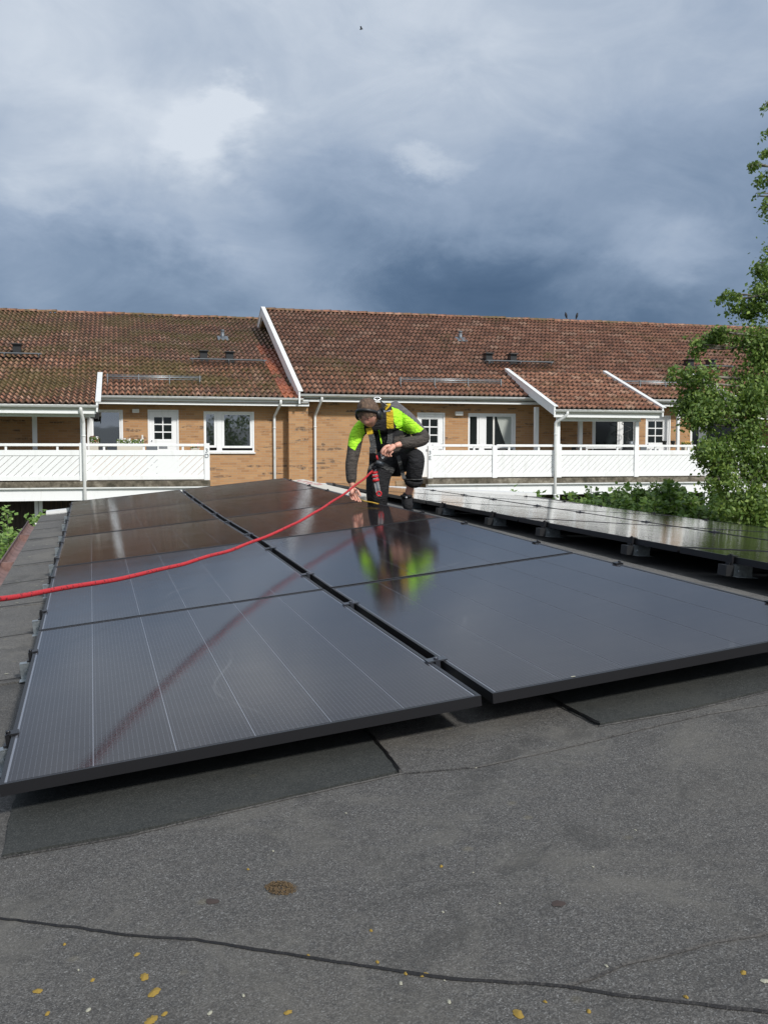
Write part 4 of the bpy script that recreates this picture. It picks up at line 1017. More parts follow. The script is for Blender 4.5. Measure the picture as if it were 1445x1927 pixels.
# ------------------------------------------------------------------ solar panels
def make_panel(label):
    t = bpy.data.objects.new('solar_panel', None); C.objects.link(t); t['category'] = 'solar panel'; t['label'] = label; t['group'] = 'black solar panels on the felt roof'
    b = MB(); fh = .031; lip = .011
    # frame: four bars, top face gets a lighter anodised sheen
    def bar(x0, x1, y0, y1): b.box(x0, x1, y0, y1, -fh, 0)
    bar(0, PW, 0, lip); bar(0, PW, PL-lip, PL); bar(0, lip, lip+.0002, PL-lip-.0002); bar(PW-lip, PW, lip+.0002, PL-lip-.0002)
    o = b.build('frame', 'black_anodised', t)
    b = MB(); b.box(lip, PW-lip, lip, PL-lip, -.008, -.0022); o = b.build('backsheet', 'panel_backsheet', t)
    ns = 6; iw = PW-2*lip-.014; g = .0030; w = (iw-g*(ns-1))/ns
    b = MB(); L2 = (PL-2*lip-.012)/2; b.box(-w/2, w/2, -L2, L2, -.00015, .00015); me = b.mesh('cell_string'); me.materials.append(M['solar_cell'])
    for k in range(ns):
        c = bpy.data.objects.new('cell_string', me); C.objects.link(c); c.parent = t
        c.location = (lip+.007+w/2+k*(w+g), PL/2, -.0017)
    return t
proto = make_panel('x')
place_words = {0: 'nearest', 1: 'second', 2: 'third', 3: 'fourth', 4: 'farthest'}
dz = [0.0, -.002, .012, -.009, -.005, .008]
def basis(ux, vy): 
    nz = ux.cross(vy).normalized(); return Matrix((ux, vy, nz)).transposed().to_4x4()
first = True
PU2 = uh*math.cos(R(-4.2))+Vector((0, 0, math.sin(R(-4.2)))); PV2 = (PV-PN*.0098).normalized(); PU2 = (PU2-PV2*PU2.dot(PV2)).normalized(); PN2 = PU2.cross(PV2).normalized()
PT2 = P(3.15, -.17, .0)
def P2(u, v, n=0.0): return PT2+PU2*u+PV2*v+PN2*n
for arr in (0, 1):
    for c in (0, 1):
        for r_ in range(5):
            o = proto if first else dup_tree(proto)
            first = False
            v0 = r_*(PL+RG); u0 = c*(PW+CG)
            if arr == 0:
                a = P(u0, v0, dz[r_]); e = P(u0, v0+PL, dz[r_+1]); ux = PU
                lab = '%s solar panel in the %s column of the left array' % (place_words[r_], ('outer' if c == 0 else 'inner'))
            else:
                a = P2(u0, v0); e = P2(u0, v0+PL); ux = PU2
                lab = '%s solar panel in the %s column of the right array' % (place_words[r_], ('ridge-side' if c == 0 else 'hedge-side'))
            vy = (e-a).normalized(); ux = (ux-vy*ux.dot(vy)).normalized()
            mt = basis(ux, vy); mt.translation = a+ux.cross(vy)*random.uniform(-.0008, .0008)
            o.matrix_world = mt; o['label'] = lab

# rails, brackets and clamps
clamp_v = []
for r_ in range(5):
    for f_ in (.22, .78): clamp_v.append((r_, r_*(PL+RG)+PL*f_))
def interp_dz(v):
    r_ = min(4, int(v/(PL+RG))); f_ = (v-r_*(PL+RG))/PL; return dz[r_]*(1-f_)+dz[r_+1]*f_
def mount(v, right):
    t = thing('mounting_rail', '', 'rail', (P if not right else P2)(0, v, -.05), 'mounting rails across the roof under the panels')
    PP = P2 if right else P
    z = 0 if right else interp_dz(v)
    pu, pn, pv = (PU2, PN2, PV2) if right else (PU, PN, PV)
    top = z-.0365
    Tt = lambda x, y, zz: PP(x, v+y, zz)
    # black rail beam
    b = MB(); b.box(-.02, 2*PW+CG+.03, -.022, .022, top-.028, top-.001, Tt); b.build('beam', 'black_anodised', t)
    # galvanised feet, each folded from sheet
    for (fx, side) in ((-.010 if not right else .035, -1), (1.30, 0), (2.60, 1)):
        hgt = .0
        rf = lambda uu: (RO-(PP(uu, v, top))).dot(RN) if not right else (RF(RIDGE_U+.3+uu, v)-PP(uu, v, top)).dot(RN2)
        drop = min(-.03, rf(fx)) if not (right and side < 0) else -.062
        b = MB(); w2 = .045
        zb = top+drop+.006
        b.box(fx-.045 if side < 0 else fx-.06, fx+.06, -.030, -.026, zb, top-.0, Tt)
        b.box(fx-.045 if side < 0 else fx-.06, fx+.06, .0, .004, zb, top-.028, Tt)
        if right and side < 0: bk = MB(); bk.box(-.055, -.012, -.035, .03, top-.055, top-.004, Tt); bk.build('rubber_block', 'black_plastic', t)
        b.box(fx-.045 if side < 0 else fx-.06, fx+.06, -.030, .004, top-.002-.0 if side < 0 else top-.032, top+.002 if side < 0 else top-.029, Tt)
        b.box(fx-.05, fx+.06, -.075, -.030, zb, zb+.003, Tt)
        b.tube([Tt(fx-.02, -.030, top-.03), Tt(fx-.02, -.040, top-.03)], .007, 6)
        b.build('foot', 'galvanised', t)
        if side:
            b = MB(); e = -.012 if side < 0 else 2*PW+CG+.012
            b.box(min(e, e+.03*side*-1), max(e, e+.03*side*-1), -.02, .02, z+.001, z+.006, Tt); b.box(e-.006, e+.006, -.02, .02, top-.03, z+.004, Tt); b.tube([Tt(e-.002*side, 0, z+.004), Tt(e-.002*side, 0, z+.012)], .007, 6)
            b.box(e+side*.006-.009, e+side*.006+.009, -.014, .014, top-.004, top+.008, Tt)
            b.build('end_clamp', 'black_anodised', t)
    b = MB(); m_ = PW+CG/2; b.box(m_-.034, m_+.034, -.02, .02, z+.0012, z+.006, Tt); b.box(m_-.008, m_+.008, -.02, .02, top-.01, z+.001, Tt); b.tube([Tt(m_, 0, z+.005), Tt(m_, 0, z+.012)], .008, 6)
    b.build('mid_clamp', 'frame_top', t)
    return t
ordw = ['first', 'second', 'third', 'fourth', 'fifth', 'sixth', 'seventh', 'eighth', 'ninth', 'tenth']
for right in (False, True):
    for i, (r_, v) in enumerate(clamp_v):
        t = mount(v, right); t['label'] = '%s black mounting rail with galvanised feet from the near end of the %s array' % (ordw[i], 'right' if right else 'left')

# ------------------------------------------------------------------ small things on the roof
rn = random.Random(5)
def fleck(px, py, r, m, name, label, cat, group, ell=1.0, h=.002, n=18):
    c = on_roof(px, py, .001); b = MB(); top = []
    for k in range(n):
        a = 2*PI*k/n; rr = r*.62*(.78+.30*rn.random()+.22*math.sin(a*2+r*900)); top.append(c+RU*math.cos(a)*rr*ell+PV*math.sin(a)*rr*1.45)
    mid = c+RN*h
    for k in range(n): b.poly([top[k], top[(k+1) % n], mid])
    o = b.build(name, m); tag(o, label, cat, group); return o
yl = [(72, 1865, .010), (272, 1838, .012), (290, 1868, .014), (285, 1920, .014), (258, 1796, .007), (175, 1844, .006), (542, 1905, .008), (798, 1834, .008), (580, 1798, .004), (90, 1907, .006), (975, 1908, .012), (1107, 1903, .006), (1025, 1885, .004), (1290, 1876, .005), (1398, 1830, .007), (698, 1751, .005), (122, 1777, .005), (467, 1636, .004), (830, 1630, .006), (763, 1832, .005), (710, 1810, .005), (310, 1908, .007)]
for x, y, r_ in yl:
    fleck(x, y, r_, 'lichen_yellow', 'lichen', 'small patch of yellow lichen on the grey roofing felt', 'lichen', 'yellow lichen spots', ell=1.3, h=.0035)
wl = [(754, 1850, .006), (458, 1873, .005), (514, 1601, .005), (895, 1444, .007), (148, 1825, .004), (1438, 1846, .009), (836, 1845, .003), (651, 1530, .004), (1195, 1562, .004), (833, 1716, .004), (890, 1642, .003), (1078, 1274, .0), (395, 1906, .007), (845, 1885, .006), (1140, 1817, .005), (1115, 1631, .004), (940, 1700, .003), (8, 1340, .0), (167, 1900, .007)]
for x, y, r_ in wl:
    if r_: fleck(x, y, r_, 'lichen_pale', 'pale_fleck', 'pale speck on the grey roofing felt', 'speck', 'pale specks on the felt', h=.002)
for k in range(150):
    u, v = rn.uniform(-.33, -.06), rn.uniform(.3, 9)
    if k % 5 == 0:
        c = RF(u, v, .009); b = MB(); r_ = rn.uniform(.006, .014); b.poly([c+RU*math.cos(a)*r_+PV*math.sin(a)*r_*.7+RN*.001 for a in (0, 1.1, 2.0, 3.1, 4.4, 5.3)]); tag(b.build('pale_fleck', 'lichen_pale'), 'pale speck on the felt strip beside the left array', 'speck', 'pale specks on the felt strip')
# droppings on the panel and on top of the near frame
b = MB(); c = at(1078, 1273, 1); d_ = ray(1078, 1273); c = CO+d_*((P(0, 0, .001)-CO).dot(PN)/d_.dot(PN)); b.poly([c+PU*math.cos(a)*.008+PV*math.sin(a)*.006 for a in (0, 1, 2.2, 3, 4, 5.2)]); tag(b.build('bird_dropping', 'lichen_pale'), 'small pale dropping on the near edge of the right near panel', 'dropping')
# moss clump
mc = on_roof(530, 1672, .0); b = MB()
for k in range(420):
    a = rn.uniform(0, 2*PI); q = math.sqrt(rn.random()); rx, ry = .033*q, .020*q
    p = mc+RT*math.cos(a)*rx+PV*math.sin(a)*ry*1.5+RN*(.001+.010*(1-q)*rn.random()); v1 = Vector((rn.gauss(0, 1), rn.gauss(0, 1), rn.gauss(0, .6))).normalized()*.0032; v2 = v1.orthogonal().normalized()*.002
    b.poly([p-v1, p+v2+RN*.001, p+v1, p-v2])
tag(b.build('moss_clump', 'moss_brown'), 'brown dried moss clump lying on the foreground felt', 'moss')
for x, y, r_ in ((400, 1696, .017), (1050, 1700, .016)): fleck(x, y, r_, 'stain_brown', 'dead_leaf', 'flat dark dead leaf stuck to the felt, %s of the moss clump' % ('left' if x < 500 else 'far right'), 'leaf', None, ell=1.2, h=.0015, n=11)

# ------------------------------------------------------------------ vegetation
def leaves(b, center, rad, n, size, rn, asp=.6, droop=0.0, tri=False):
    for _ in range(n):
        wide = 1.7 if rn.random() < .22 else 1.0
        while True:
            q = Vector((rn.uniform(-1, 1), rn.uniform(-1, 1), rn.uniform(-1, 1)))
            if q.length < 1: break
        q = q*(.55+.45*q.length)
        p = Vector(center)+Vector((q.x*rad[0], q.y*rad[1], q.z*rad[2]))*wide
        s_ = size*rn.uniform(.6, 1.25)
        v1 = Vector((rn.gauss(0, 1), rn.gauss(0, 1), rn.gauss(0, 1)-droop)).normalized()*s_; nn = Vector((rn.gauss(0, .8), rn.gauss(-.5, .8), rn.gauss(.7, .8))); v2 = v1.cross(nn)
        if v2.length < 1e-5: continue
        v2 = v2.normalized()*s_*asp
        b.poly([p-v1, p-v1*.1+v2, p+v1, p-v1*.1-v2])
def limb(b, pts, r0, r1):
    n = len(pts); b.tube(pts, [r0+(r1-r0)*i/(n-1) for i in range(n)], 7)
rn = random.Random(11)
tb = at(1560, 1000, 13.5); tb.z = 0
tree = thing('birch_tree', 'tall green birch at the right edge reaching above the roofs', 'tree', tb)
trunk = MB(); tp = [Vector((tb.x, tb.y, 0)), Vector((tb.x-.1, tb.y, 2)), Vector((tb.x+.05, tb.y, 4)), Vector((tb.x-.05, tb.y+.1, 6.2)), Vector((tb.x, tb.y, 8.6)), Vector((tb.x+.1, tb.y, 10.5))]
limb(trunk, tp, .16, .03); trunk.build('trunk', 'bark', tree)
cr_ = MB(); lim = MB()
clumps = [  # px, py, rx(px), ry(px), Z, leaves
 (1400, 660, 58, 40, 13.2, 420), (1440, 700, 60, 60, 13.0, 700), (1350, 640, 34, 22, 13.4, 190), (1320, 655, 26, 20, 13.2, 120), (1345, 625, 16, 12, 13.1, 60),
 (1395, 575, 44, 28, 13.6, 300), (1435, 560, 40, 30, 13.5, 330), (1372, 560, 20, 14, 13.4, 80), (1440, 520, 22, 26, 13.5, 110), (1428, 500, 12, 22, 13.5, 60),
 (1440, 395, 14, 28, 13.4, 60), (1435, 340, 18, 18, 13.4, 60), (1418, 312, 14, 12, 13.3, 34), (1440, 290, 16, 14, 13.4, 46), (1443, 250, 6, 14, 13.5, 14), (1443, 200, 7, 10, 13.5, 14), (1424, 369, 6, 5, 13.4, 6),
 (1300, 720, 42, 36, 12.8, 330), (1285, 760, 30, 26, 12.8, 190), (1275, 705, 22, 20, 12.9, 90), (1340, 770, 52, 42, 12.6, 520), (1400, 770, 60, 60, 12.8, 760), (1310, 790, 34, 24, 12.7, 170), (1330, 800, 26, 20, 12.7, 100),
 (1390, 840, 56, 46, 12.6, 600), (1340, 860, 42, 32, 12.3, 330), (1315, 850, 22, 20, 12.3, 100), (1345, 900, 36, 26, 12.2, 230), (1420, 900, 60, 60, 12.4, 780), (1370, 880, 40, 30, 12.3, 300), (1400, 960, 60, 42, 12.2, 600), (1430, 1000, 50, 30, 12.1, 380),
 (1480, 640, 70, 90, 13.2, 800), (1490, 800, 60, 110, 13.0, 900), (1490, 950, 60, 70, 12.6, 600), (1500, 500, 60, 70, 13.6, 420), (1500, 380, 50, 60, 13.6, 320), (1500, 250, 36, 60, 13.6, 200)]
for (px, py, rx, ry, Z, n) in clumps:
    c = at(px, py, Z); rX, rZ = rx/F*Z, ry/F*Z
    for k in range(5):
        off = Vector((rn.uniform(-.6, .6)*rX, rn.uniform(-.6, .6)*max(rX, .3), rn.uniform(-.6, .6)*rZ)); leaves(cr_, c+off, (rX*.6, max(rX, .25)*.6, rZ*.6), int(n*.58), .030, rn, .62, .4)
    hgt = max(.5, min(c.z-.6, 9.5)); base_ = Vector((tb.x, tb.y, hgt))
    mid = base_.lerp(c, .5)+Vector((0, 0, .25+rn.uniform(-.1, .2)))
    limb(lim, [base_, mid, base_.lerp(c, .85)+Vector((0, 0, .08)), c], .035, .006)
    for k in range(3):
        e = c+Vector((rn.uniform(-1, 1)*rX, rn.uniform(-1, 1)*rX, rn.uniform(-.9, .5)*rZ)); limb(lim, [mid.lerp(c, .6), c.lerp(e, .4)+Vector((0, 0, .05)), e], .009, .003)
lim.build('limb', 'bark', tree); cr_.build('crown', 'birch_leaf', tree)

def shrub(label, px, py_top, Z, w, nl, m, size, base_z=0.0, spikes=8, asp=.38):
    top = at(px, py_top, Z); b0 = Vector((top.x, top.y, base_z)); h = top.z-base_z
    t = thing('shrub', label, 'shrub', b0, 'shrubs between the shed and the houses')
    st = MB(); lf = MB()
    for k in range(spikes):
        a = rn.uniform(0, 2*PI); q = math.sqrt(rn.random())*w; hh = h*rn.uniform(.86, 1.06)*(1-.10*q/w)
        e = b0+Vector((math.cos(a)*q, math.sin(a)*q*.8, hh)); mid = b0+Vector((math.cos(a)*q*.5, math.sin(a)*q*.4, hh*.6)); limb(st, [b0+Vector((math.cos(a)*.08, math.sin(a)*.08, 0)), mid, e], .012, .004)
        n = nl//spikes
        for i in range(n):
            f_ = 1-(rn.random()**1.6)*.62; p = (mid.lerp(e, (f_-.6)/.4) if f_ > .6 else b0.lerp(mid, f_/.6)); sp = .06+.55*(1-f_)
            p = p+Vector((rn.gauss(0, sp*.6), rn.gauss(0, sp*.6), rn.gauss(0, .04))); s_ = size*rn.uniform(.7, 1.3)
            v1 = Vector((rn.gauss(0, 1), rn.gauss(0, 1), rn.gauss(.35, .5))).normalized()*s_; v2 = v1.cross(Vector((rn.gauss(0, .3), rn.gauss(-.3, .3), 1))).normalized()*s_*asp
            lf.poly([p, p+v1*.45+v2, p+v1, p+v1*.45-v2])
    st.build('stem', 'bark', t); lf.build('foliage', m, t)
sh_l = [(985, 930, 16.5, .55, 420, 'pale_leaf'), (1050, 918, 16, .6, 700, 'pale_leaf'), (1115, 922, 15.5, .6, 800, 'hedge_leaf'), (1180, 905, 15, .7, 1100, 'pale_leaf'), (1235, 912, 14.6, .7, 1500, 'hedge_leaf'), (1290, 905, 14.2, .8, 1800, 'hedge_leaf'), (1350, 925, 13.8, .8, 1800, 'hedge_leaf'), (1200, 940, 13.8, .7, 1500, 'hedge_leaf'), (1270, 945, 13.4, .8, 1500, 'hedge_leaf'), (1420, 950, 13.2, .8, 1500, 'hedge_leaf'), (1130, 945, 14.4, .6, 900, 'hedge_leaf')]
names = ['sparse pale shrub tip showing just above the far left of the right array', 'pale leafy shrub in front of the balcony post under the porch', 'green shrub behind the right array below the porch table', 'pale shrub with long leaves reaching over the white balcony beam', 'dense green shrub right of the ground-floor balcony post', 'tall dense shrub left of the birch', 'green shrub under the birch crown', 'low dense shrub at the edge of the right array', 'low leafy shrub next to the birch at the array edge', 'shrub at the right picture edge below the birch', 'low shrub left of the ground-floor post']
for (px, py, Z, w, n, m), lab in zip(sh_l, names): shrub(lab, px, py, Z, w, int(n*5.5), m, .080, spikes=34)
shrub('bright green shrub beyond the gutter at the left edge', 5, 968, 13.5, 1.0, 5200, 'pale_leaf', .07, spikes=30)
shrub('bright green shrub beside the gutter at the left edge, nearer one', -25, 1010, 11.5, .9, 5200, 'hedge_leaf', .07, spikes=30)

# trees behind the photographer, seen only mirrored in the windows
def simple_tree(loc, h, w, label, rn):
    t = thing('garden_tree', label, 'tree', loc, 'trees behind the photographer'); b = MB(); limb(b, [Vector(loc), Vector(loc)+Vector((0, 0, h*.5)), Vector(loc)+Vector((.2, 0, h*.95))], .2, .03); b.build('trunk', 'bark', t)
    c = MB()
    for k in range(26):
        q = Vector((rn.gauss(0, .4)*w, rn.gauss(0, .4)*w, h*rn.uniform(.3, .98))); leaves(c, Vector(loc)+q, (w*.35, w*.35, h*.12), 90, .16, rn)
    c.build('crown', 'dark_leaf', t)
for i, (x, y, h, w) in enumerate(((11, -22, 5.6, 2.6), (16, -23, 6.6, 3), (22, -22, 7.2, 3.2), (30, -20, 7.5, 3.5), (38, -18, 8, 3.5), (47, -14, 8, 3.5))): simple_tree((x, y, 0), h, w, '%s garden tree from the left behind the photographer, mirrored in the windows' % ('first', 'second', 'third', 'fourth', 'fifth', 'sixth')[i], rn)

# ------------------------------------------------------------------ the worker
ZM = 8.45
def J(cx, cy, dz=0.0): return at(620+cx/6.568, 730+cy/6.568, ZM+dz)
def skin_mesh(name, verts, edges, radii, m, parent, sub=2, root=0):
    me = bpy.data.meshes.new(name); me.from_pydata([tuple(v) for v in verts], edges, []); me.update()
    o = newobj(name, me, None)
    sm = o.modifiers.new('skin', 'SKIN'); sm.use_smooth_shade = True
    for i, r_ in enumerate(radii):
        rr = r_ if isinstance(r_, tuple) else (r_, r_); me.skin_vertices[0].data[i].radius = rr
    me.skin_vertices[0].data[root].use_root = True
    if sub: s_ = o.modifiers.new('sub', 'SUBSURF'); s_.levels = sub; s_.render_levels = sub
    dg = bpy.context.evaluated_depsgraph_get(); ev = o.evaluated_get(dg); nm = bpy.data.meshes.new_from_object(ev)
    o.modifiers.clear(); o.data = nm; o.data.name = name
    for p in nm.polygons: p.use_smooth = True
    nm.materials.clear()
    for mm in (m if isinstance(m, list) else [m]): nm.materials.append(M[mm])
    if parent is not None: o.parent = parent; o.location = -Vector(parent.location)
    return o
man = thing('person', 'kneeling worker in black jacket with bright yellow-green shoulders and ear defenders', 'person', (J(700, 1480).x, J(700, 1480).y, RF(2.9, 5.6).z))
PX = lambda n: n/6.568/F*ZM      # crop pixels to metres
def blob_mesh(name, center, axes, rads, m, parent, seg=20, ring=14, deform=None):
    bm = bmesh.new(); bmesh.ops.create_uvsphere(bm, u_segments=seg, v_segments=ring, radius=1)
    for v in bm.verts:
        c = v.co.copy()
        if deform: c = deform(c)
        v.co = Vector(center)+axes[0]*c.x*rads[0]+axes[1]*c.y*rads[1]+axes[2]*c.z*rads[2]
    me = bpy.data.meshes.new(name); bm.to_mesh(me); bm.free()
    for p in me.polygons: p.use_smooth = True
    return newobj(name, me, parent, m)
# body skin: head, neck, both forearms and the bare shin form one figure
H0 = J(482, 318, -.22)
hz = Vector((-.10, .52, .85)).normalized()            # crown direction: head bowed towards us
hy = Vector((.22, -.80, -.50)); hy = (hy-hz*hy.dot(hz)).normalized()   # face direction
# the photo shows crown up and face below it, so the face looks down and towards us
hz = Vector((-.26, -.60, .75)).normalized(); hy = Vector((-.26, -.66, -.64)); hy = (hy-hz*hy.dot(hz)).normalized(); hx = hy.cross(hz).normalized()
neck = J(610, 420, .02)
torso_top = J(700, 330, .06)
bv = [J(980, 1000, .10), neck+Vector((.02, .1, -.02)), neck, H0-hz*.03]
# head as a shaped sphere (brow, cheek, jaw and nose pushed out)
def head_deform(c):
    x, y, z = c
    if z < -.1: k = 1+.45*(z+.1); x *= k; y = y*(1+.18*(z+.1)) if y > 0 else y*(1+.6*(z+.1))
    if y > 0: y *= .93
    if y > .5 and abs(x) < .22:                      # nose
        nz_ = math.exp(-((z+.18)/.20)**2)*math.exp(-(x/.15)**2); y += .20*nz_
        y -= .10*math.exp(-((z-.12)/.12)**2)*math.exp(-(x/.3)**2)
    if y > .4 and abs(abs(x)-.34) < .26: y -= .12*math.exp(-((abs(x)-.34)/.15)**2)*math.exp(-((z-.06)/.10)**2)   # eye sockets
    if y > .4: y += .07*math.exp(-((z-.24)/.10)**2)*math.exp(-(x/.5)**2)-.05*math.exp(-((z+.46)/.06)**2)*math.exp(-(x/.25)**2)+.05*math.exp(-((z+.58)/.1)**2)*math.exp(-(x/.3)**2)
    return Vector((x, y, z))
HR = (.090, .108, .130)
body_pts = [J(860, 900, .20), J(770, 560, .16), J(680, 400, .06), J(580, 380, -.05),
            J(380, 470, -.05), J(300, 830, -.12), J(268, 1120, -.18), J(285, 1235, -.20),
            J(930, 400, .10), J(1200, 650, -.02), J(900, 690, -.20), J(800, 715, -.24),
            J(1090, 820, -.12), J(1010, 1180, .02), J(955, 1380, .08),
            J(690, 1000, .05), J(600, 1400, .02), J(640, 1430, .45)]
body_e = [(0, 1), (1, 2), (2, 3), (2, 4), (4, 5), (5, 6), (6, 7), (2, 8), (8, 9), (9, 10), (10, 11), (0, 12), (12, 13), (13, 14), (0, 15), (15, 16), (16, 17)]
body_r = [.05, .05, .05, .05, .045, .036, .030, .022, .05, .04, .030, .023, .045, .040, .030, .045, .04, .03]
body = skin_mesh('body', body_pts, body_e, body_r, 'skin', man, 2)
hd = blob_mesh('head', H0, (hx, hy, hz), HR, 'skin', man, 28, 22, head_deform)
# ears, eyes, mouth
for sg in (-1, 1):
    ec = H0+hy*HR[1]*.80+hx*sg*.027+hz*.006; blob_mesh('eyelid', ec, (hx, hy, hz), (.013, .006, .005), 'skin_red', hd, 10, 8).location = (0, 0, 0)
    blob_mesh('brow', ec+hz*.018+hy*.003, (hx, hy, hz), (.018, .005, .004), 'hair', hd, 10, 8).location = (0, 0, 0)
blob_mesh('mouth', H0+hy*HR[1]*.74-hz*.060, (hx, hy, hz), (.020, .008, .004), 'skin_red', hd, 10, 8).location = (0, 0, 0)
# hair cap: covers crown, sides and back, stops at forehead
def hair_deform(c):
    c = head_deform(Vector(c)); n = noise.noise(Vector(c)*4)*.05
    return Vector(c)*(1.06+n)
hair_o = blob_mesh('hair', H0+hz*.004-hy*.004, (hx, hy, hz), HR, 'hair', man, 32, 26, hair_deform)
bm = bmesh.new(); bm.from_mesh(hair_o.data); kill = []
for f_ in bm.faces:
    q = f_.calc_center_median()-(H0)
    x, y, z = q.dot(hx)/HR[0], q.dot(hy)/HR[1], q.dot(hz)/HR[2]
    if (y > .22 and z < .44-.40*abs(x)) or z < -.55 or (y > .02 and z < -.15): kill.append(f_)
bmesh.ops.delete(bm, geom=kill, context='FACES'); bm.to_mesh(hair_o.data); bm.free()
# ear defenders: padded headband over the crown front, two cups
hs = thing('ear_defenders', 'dark padded ear defenders worn on the bowed head', 'ear defenders', H0)
pts = []
for k in range(17):
    a = PI*(k/16)*1.04-.02*PI; pts.append(H0+hx*math.cos(a)*(HR[0]*1.04)+(hz*.80+hy*.60).normalized()*math.sin(a)*HR[2]*.98)
b = MB(); b.tube(pts, [.009]+[.0140]*15+[.009], 10); b.build('headband', 'black_plastic', hs)
for sg in (-1, 1):
    c = H0+hx*sg*HR[0]*1.06-hz*.012+hy*.006
    blob_mesh('ear_cup', c, (hx, hy, hz), (.027, .038, .046), 'black_plastic', hs, 16, 12)
# jacket
jv = [J(890, 930, .22), J(830, 640, .16), J(760, 430, .10), J(700, 330, .06),
      J(600, 430, -.02),
      J(410, 460, -.04), J(330, 580, -.06), J(300, 780, -.10), J(268, 950, -.14), J(270, 1110, -.18), J(275, 1190, -.20),
      J(850, 300, .14), J(960, 400, .08), J(1080, 520, .02), J(1190, 640, -.04), J(1080, 665, -.10), J(950, 680, -.17), J(850, 690, -.22),
      J(640, 620, .02), J(760, 800, .10)]
je = [(0, 1), (1, 2), (2, 3), (2, 4), (4, 5), (5, 6), (6, 7), (7, 8), (8, 9), (9, 10), (2, 11), (11, 12), (12, 13), (13, 14), (14, 15), (15, 16), (16, 17), (1, 18), (1, 19)]
jr = [.13, .15, .15, .10, .11, .075, .068, .062, .056, .050, .040, .11, .085, .068, .060, .056, .054, .046, .09, .10]
jk = skin_mesh('jacket', jv, je, jr, ['cloth_black', 'hi_vis', 'cloth_grey', 'cloth_backgrey'], man, 4)
# garment panels: chosen in the jacket's own upright plane
def inv(p):
    q = p-CO; k = q.dot(FW); return ((q.dot(RT)/k*F+722.5-620)*6.568, (963.5-q.dot(UP)/k*F-730)*6.568)
def inside(pt, poly):
    x, y = pt; r_ = False; n = len(poly)
    for i in range(n):
        (x1, y1), (x2, y2) = poly[i], poly[(i+1) % n]
        if (y1 > y) != (y2 > y) and x < (x2-x1)*(y-y1)/(y2-y1)+x1: r_ = not r_
    return r_
hvL = [(150, 300), (400, 330), (425, 470), (438, 560), (395, 650), (350, 700), (315, 775), (240, 725), (150, 620)]
hvR = [(770, 235), (850, 265), (1000, 370), (1160, 505), (1130, 540), (1000, 575), (900, 530), (830, 500), (795, 400)]
sleeveL = [(100, 700), (240, 725), (315, 778), (345, 705), (420, 600), (420, 1300), (100, 1300)]
backG = [(690, 0), (1400, 0), (1400, 600), (1150, 500), (1000, 370), (850, 262), (770, 232), (690, 215)]
armR = [(800, 600), (1000, 575), (1150, 540), (1160, 500), (1400, 500), (1400, 900), (800, 900)]
jm = jk.data
cen0 = Vector(man.location)
for p in jm.polygons:
    w = p.center; q = inv(w)       # jacket mesh is written in world coordinates
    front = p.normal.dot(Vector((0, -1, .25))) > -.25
    i = 0
    if inside(q, hvL) or (inside(q, hvR) and front): i = 1
    elif inside(q, sleeveL): i = 2
    elif inside(q, armR): i = 2
    elif inside(q, backG): i = 3
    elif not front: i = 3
    p.material_index = i
# trousers: far leg kneeling, near leg bent with rolled shorts
tv = [J(860, 880, .24), J(720, 900, .14), J(610, 1010, .06), J(590, 1230, .02), J(590, 1420, .02), J(620, 1440, .25),
      J(960, 860, .04), J(1085, 815, -.10), J(1070, 930, -.09), J(1048, 1060, -.04), J(1038, 1135, -.01)]
te = [(0, 1), (1, 2), (2, 3), (3, 4), (4, 5), (0, 6), (6, 7), (7, 8), (8, 9), (9, 10)]
tr = [.14, .13, .120, .108, .098, .07, .10, .074, .082, .078, .076]
skin_mesh('trousers', tv, te, tr, 'cloth_black', man, 2)
b = MB(); b.tube([J(1043, 1110, -.02), J(1038, 1125, -.01), J(1035, 1150, -.01), J(1032, 1165, -.0)], [.078, .086, .086, .076], 18); b.build('rolled_cuff', 'cloth_black', man)
b = MB(); pc = J(1036, 1128, -.01); b.tube([pc+Vector((0, 0, .003)), pc-Vector((0, 0, .005))], .0885, 18); b.build('cuff_piping', 'webbing', man)
# boots
def boot(ankle, toe, name='boot'):
    d = (toe-ankle); bt = skin_mesh(name, [ankle+Vector((0, .0, .07)), ankle, ankle+Vector((0, .03, -.06)), ankle.lerp(toe, .45)+Vector((0, 0, -.02)), toe], [(0, 1), (1, 2), (1, 3), (3, 4)], [.050, .053, .048, .050, .040], 'cloth_black', man, 2)
    s_ = MB(); fl = Vector((d.x, d.y, 0)).normalized(); sd = Vector((-fl.y, fl.x, 0)); h0 = ankle+Vector((0, 0, -.11)); loop = []
    for k in range(14):
        a = 2*PI*k/14; loop.append(h0+fl*(.09+math.cos(a)*.135)+sd*math.sin(a)*.047)
    s_.prism(loop, (0, 0, .025)); s_.build('sole', 'black_plastic', bt).location = (0, 0, 0); return bt
bz = RF(2.9, 5.5, 0).z
a1 = J(948, 1400, .09); a1.z = bz+.125
boot(a1, a1+Vector((.02, -.17, -.06)))
b = MB(); c = J(950, 1350, .03); b.tube([c+Vector((0, 0, .0)), c+Vector((0, 0, .02))], .052, 14); b.build('boot_collar', 'cloth_black', man)
b = MB(); c = J(940, 1358, -.045); b.tube([c, c+Vector((.012, -.004, .006))], .008, 8); b.build('boot_tag', 'reflective_grey', man)
